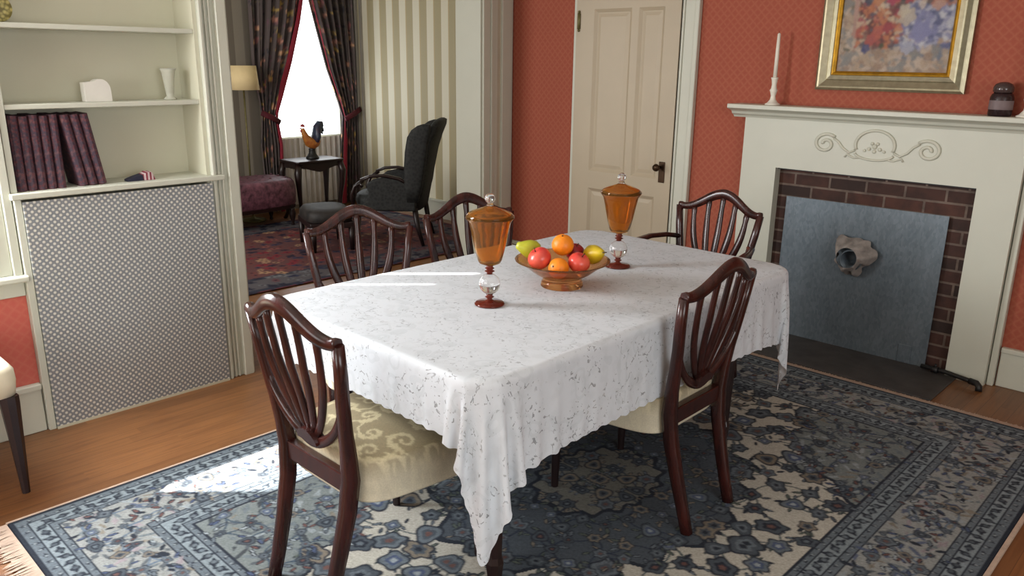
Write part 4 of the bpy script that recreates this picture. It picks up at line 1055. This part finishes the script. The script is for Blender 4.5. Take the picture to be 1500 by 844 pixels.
m = MB(); m.prism([(-.115, .315), (-.11, .345), (-.10, .328), (-.092, .35), (-.083, .33), (-.075, .34), (-.072, .31)], 'x', -.006, .006); m.ball((0, -.112, .275), .012); m.sweep([(0, -.11, .302), (0, -.135, .297)], [.007, .001], [.007, .001]); m.build('comb', M['rooster_red'], RO)

# wing chair
WC = thing('wing_armchair', 'dark green brocade wing armchair before the striped wall', 'armchair', (-5.42, 4.46, .009), math.atan2(.81, -.59)+.07)
def sect(cx, cy, z, hw, hd, n=20, p=3.5):
    o = []
    for k in range(n):
        a = 2*PI*(k+.5)/n; c, s = math.cos(a), math.sin(a); q_ = (abs(c)**p+abs(s)**p)**(-1/p); o.append((cx+hw*q_*c, cy+hd*q_*s, z))
    return o
bk = [(.30, .0, .25, .05), (.42, -.02, .255, .055), (.6, -.055, .265, .055), (.8, -.10, .275, .05), (.92, -.14, .27, .05), (1.0, -.175, .255, .05), (1.045, -.195, .20, .04), (1.06, -.2, .12, .02)]
MB().loft([sect(0, y, z, hw, hd) for z, y, hw, hd in bk], smooth=True).build('back', M['brocade'], WC)
for s in (-1, 1):
    wg = [(.38, .01, .03, .05), (.5, .0, .032, .075), (.65, -.012, .034, .088), (.8, -.03, .036, .094), (.92, -.05, .036, .092), (.98, -.075, .034, .08), (1.015, -.10, .028, .055), (1.03, -.12, .015, .03)]
    MB().loft([sect(s*.275, y, z, hw, hd) for z, y, hw, hd in wg], smooth=True).build('wing', M['brocade'], WC)
    ap = [(.0, .30, .36), (.1, .30, .56), (.2, .30, .60), (.3, .30, .585), (.36, .30, .54)]
    m = MB(); prof = [(-.02, .30), (-.02, .50), (.05, .53), (.14, .57), (.25, .585), (.34, .565), (.40, .52), (.38, .45), (.40, .38), (.47, .33), (.47, .30)]
    m.prism(prof, 'x', s*.27-.028, s*.27+.028); a_ = m.build('arm', M['brocade'], WC)
    bv = a_.modifiers.new('soft', 'BEVEL'); bv.width = .015; bv.segments = 3
    MB().sweep([(s*.27, .02, .52), (s*.275, .12, .575), (s*.28, .24, .60), (s*.285, .36, .592), (s*.287, .44, .56), (s*.285, .455, .52), (s*.28, .43, .50)], [.02, .024, .026, .026, .024, .018, .01], .014, (0, 0, 1), 10, 2.5).build('arm_rail', M['wood_black'], WC)
    MB().sweep([(s*.283, .42, .56), (s*.28, .50, .50), (s*.278, .53, .43), (s*.27, .52, .33)], .014, .016, (0, 1, 0), 10, 2.5).build('arm_support', M['wood_black'], WC)
    MB().sweep([(s*.25, .48, .31), (s*.25, .49, .15), (s*.25, .49, 0)], [.024, .019, .013], [.024, .019, .013], (0, 1, 0), 8, 4).build('leg', M['leg_black'], WC)
    MB().sweep([(s*.25, -.005, .32), (s*.255, -.03, .15), (s*.262, -.075, 0)], [.022, .019, .014], [.024, .02, .014], (0, 1, 0), 8, 4).build('leg', M['leg_black'], WC)
MB().loft([sect(0, .24, .295, .27, .27), sect(0, .24, .31, .285, .285), sect(0, .25, .38, .285, .29), sect(0, .25, .42, .27, .275), sect(0, .25, .435, .2, .2)], smooth=True).build('seat', M['brocade'], WC)

# footstool
FS = thing('footstool', 'low black-legged footstool with dark cushion beside the wing armchair', 'stool', (-5.76, 3.715, .009), math.radians(-20))
MB().loft([sect(0, 0, .24, .255, .19), sect(0, 0, .25, .265, .2), sect(0, 0, .31, .262, .197), sect(0, 0, .335, .24, .175), sect(0, 0, .345, .15, .1)], smooth=True).build('cushion', plain('worn_leather', (50, 45, 42), .65, .3, 14, rgb2=(16, 14, 14)), FS)
MB().box((-.25, -.185, .19), (.25, .185, .24), .006).build('frame', M['leg_black'], FS)
for sx in (-1, 1):
    for sy in (-1, 1): MB().sweep([(sx*.225, sy*.16, .2), (sx*.225, sy*.16, 0)], [.026, .018], [.026, .018], (0, 1, 0), 8, 5).build('leg', M['leg_black'], FS)

# burgundy upholstered bench end
SB = thing('upholstered_bench', 'burgundy tufted bench with turned legs under the far-room lamp', 'bench', (-6.95, 3.495, 0))
m = MB(); ny_, nx_ = 60, 30; L2, W2 = .58, .27
rings = []
for z, k in ((.20, .96), (.215, 1.0), (.30, 1.02), (.37, 1.01), (.42, .97), (.445, .9), (.455, .75), (.46, .4)): rings.append(sect(0, 0, z, W2*k, L2*(1-(1-k)*.5), 40, 4))
m.loft(rings, smooth=True); cu = m.build('cushion', M['burgundy'], SB)
m = MB()
for i in range(7):
    for j in (-1, 0, 1): m.ball((j*.13, -.48+.16*i, .462), .012, 1, 1, .5, 8, 6)
m.build('tufting_buttons', M['burgundy'], cu)
MB().loft([sect(0, 0, .17, W2*.94, L2*.97, 40, 5), sect(0, 0, .205, W2*.97, L2*.985, 40, 5)]).build('frame', M['wood_black'], SB)
for sx in (-1, 1):
    for sy in (-1, 1):
        m = MB(); m.lathe([(0, 0), (.014, 0), (.018, .015), (.012, .03), (.026, .08), (.034, .12), (.024, .15), (.03, .17), (0, .17)], 18); m.xf(Matrix.Translation((sx*.2, sy*.49, 0))); m.build('leg', M['wood_black'], SB)
# floor lamp behind the bench
FL = thing('floor_lamp', 'floor lamp with cream drum shade left of the floral drapes', 'lamp', (-7.22, 3.83, 0))
MB().lathe([(0, 0), (.12, 0), (.12, .015), (.03, .03), (.012, .05), (0, .052)], 28).build('base', M['brass'], FL)
MB().sweep([(0, 0, .03), (0, 0, 1.44)], .009, .009, (0, 1, 0), 10, 2).build('pole', M['brass'], FL)
MB().lathe([(.145, 1.255), (.128, 1.475), (.126, 1.475), (.143, 1.255)], 36, close=True).build('lamp_shade', M['shade_cloth'], FL)

# ------------------------------------------------------------------ light
W = bpy.data.worlds.new('daylight'); SC.world = W; W.use_nodes = True
bg = W.node_tree.nodes['Background']; bg.inputs[0].default_value = (.93, .97, 1.0, 1); bg.inputs[1].default_value = 5.0
def area(name, loc, rot, sx, sy, power, rgb=(1, 1, 1)):
    l = bpy.data.lights.new(name, 'AREA'); l.shape = 'RECTANGLE'; l.size = sx; l.size_y = sy; l.energy = power; l.color = rgb
    o = bpy.data.objects.new(name, l); COL.objects.link(o); o.location = loc; o.rotation_euler = rot; return o
def aim(o, d): o.rotation_euler = Vector(d).to_track_quat('-Z', 'Y').to_euler(); return o
aim(area('window_light_left', (XL+.10, .30, 1.45), (0,0,0), .8, 1.2, 110, (.96, .98, 1.0)), (1, .25, -.25))
aim(area('window_light_near', (-1.9, -2.4, 1.5), (0,0,0), 2.2, 1.6, 62, (1.0, .99, .97)), (0, 1, -.12))
aim(area('window_light_right', (2.3, .3, 1.5), (0,0,0), 2.4, 1.6, 72, (.93, .97, 1.0)), (-1, .05, -.12))
aim(area('window_light_far_room', (-5.7, 1.0, 1.5), (0,0,0), 1.6, 1.6, 55, (1.0, .99, .97)), (0, 1, -.05))
s = bpy.data.lights.new('sun_beam', 'SPOT'); s.energy = 160000; s.shadow_soft_size = .08; s.spot_size = math.radians(9); s.spot_blend = .1; s.color = (1, .96, .9)
so = bpy.data.objects.new('sun_beam', s); COL.objects.link(so); sd_ = Vector((.68, .73, -.86)).normalized(); so.location = Vector((XL, .35, 1.85))-sd_*16; aim(so, sd_)

SC.view_settings.view_transform = 'Standard'; SC.view_settings.look = 'None'; SC.view_settings.exposure = 0.0
SC.cycles.use_denoising = True; SC.cycles.max_bounces = 10; SC.cycles.transmission_bounces = 10; SC.cycles.transparent_max_bounces = 12
SC.cycles.sample_clamp_indirect = 6.0; SC.cycles.caustics_reflective = False
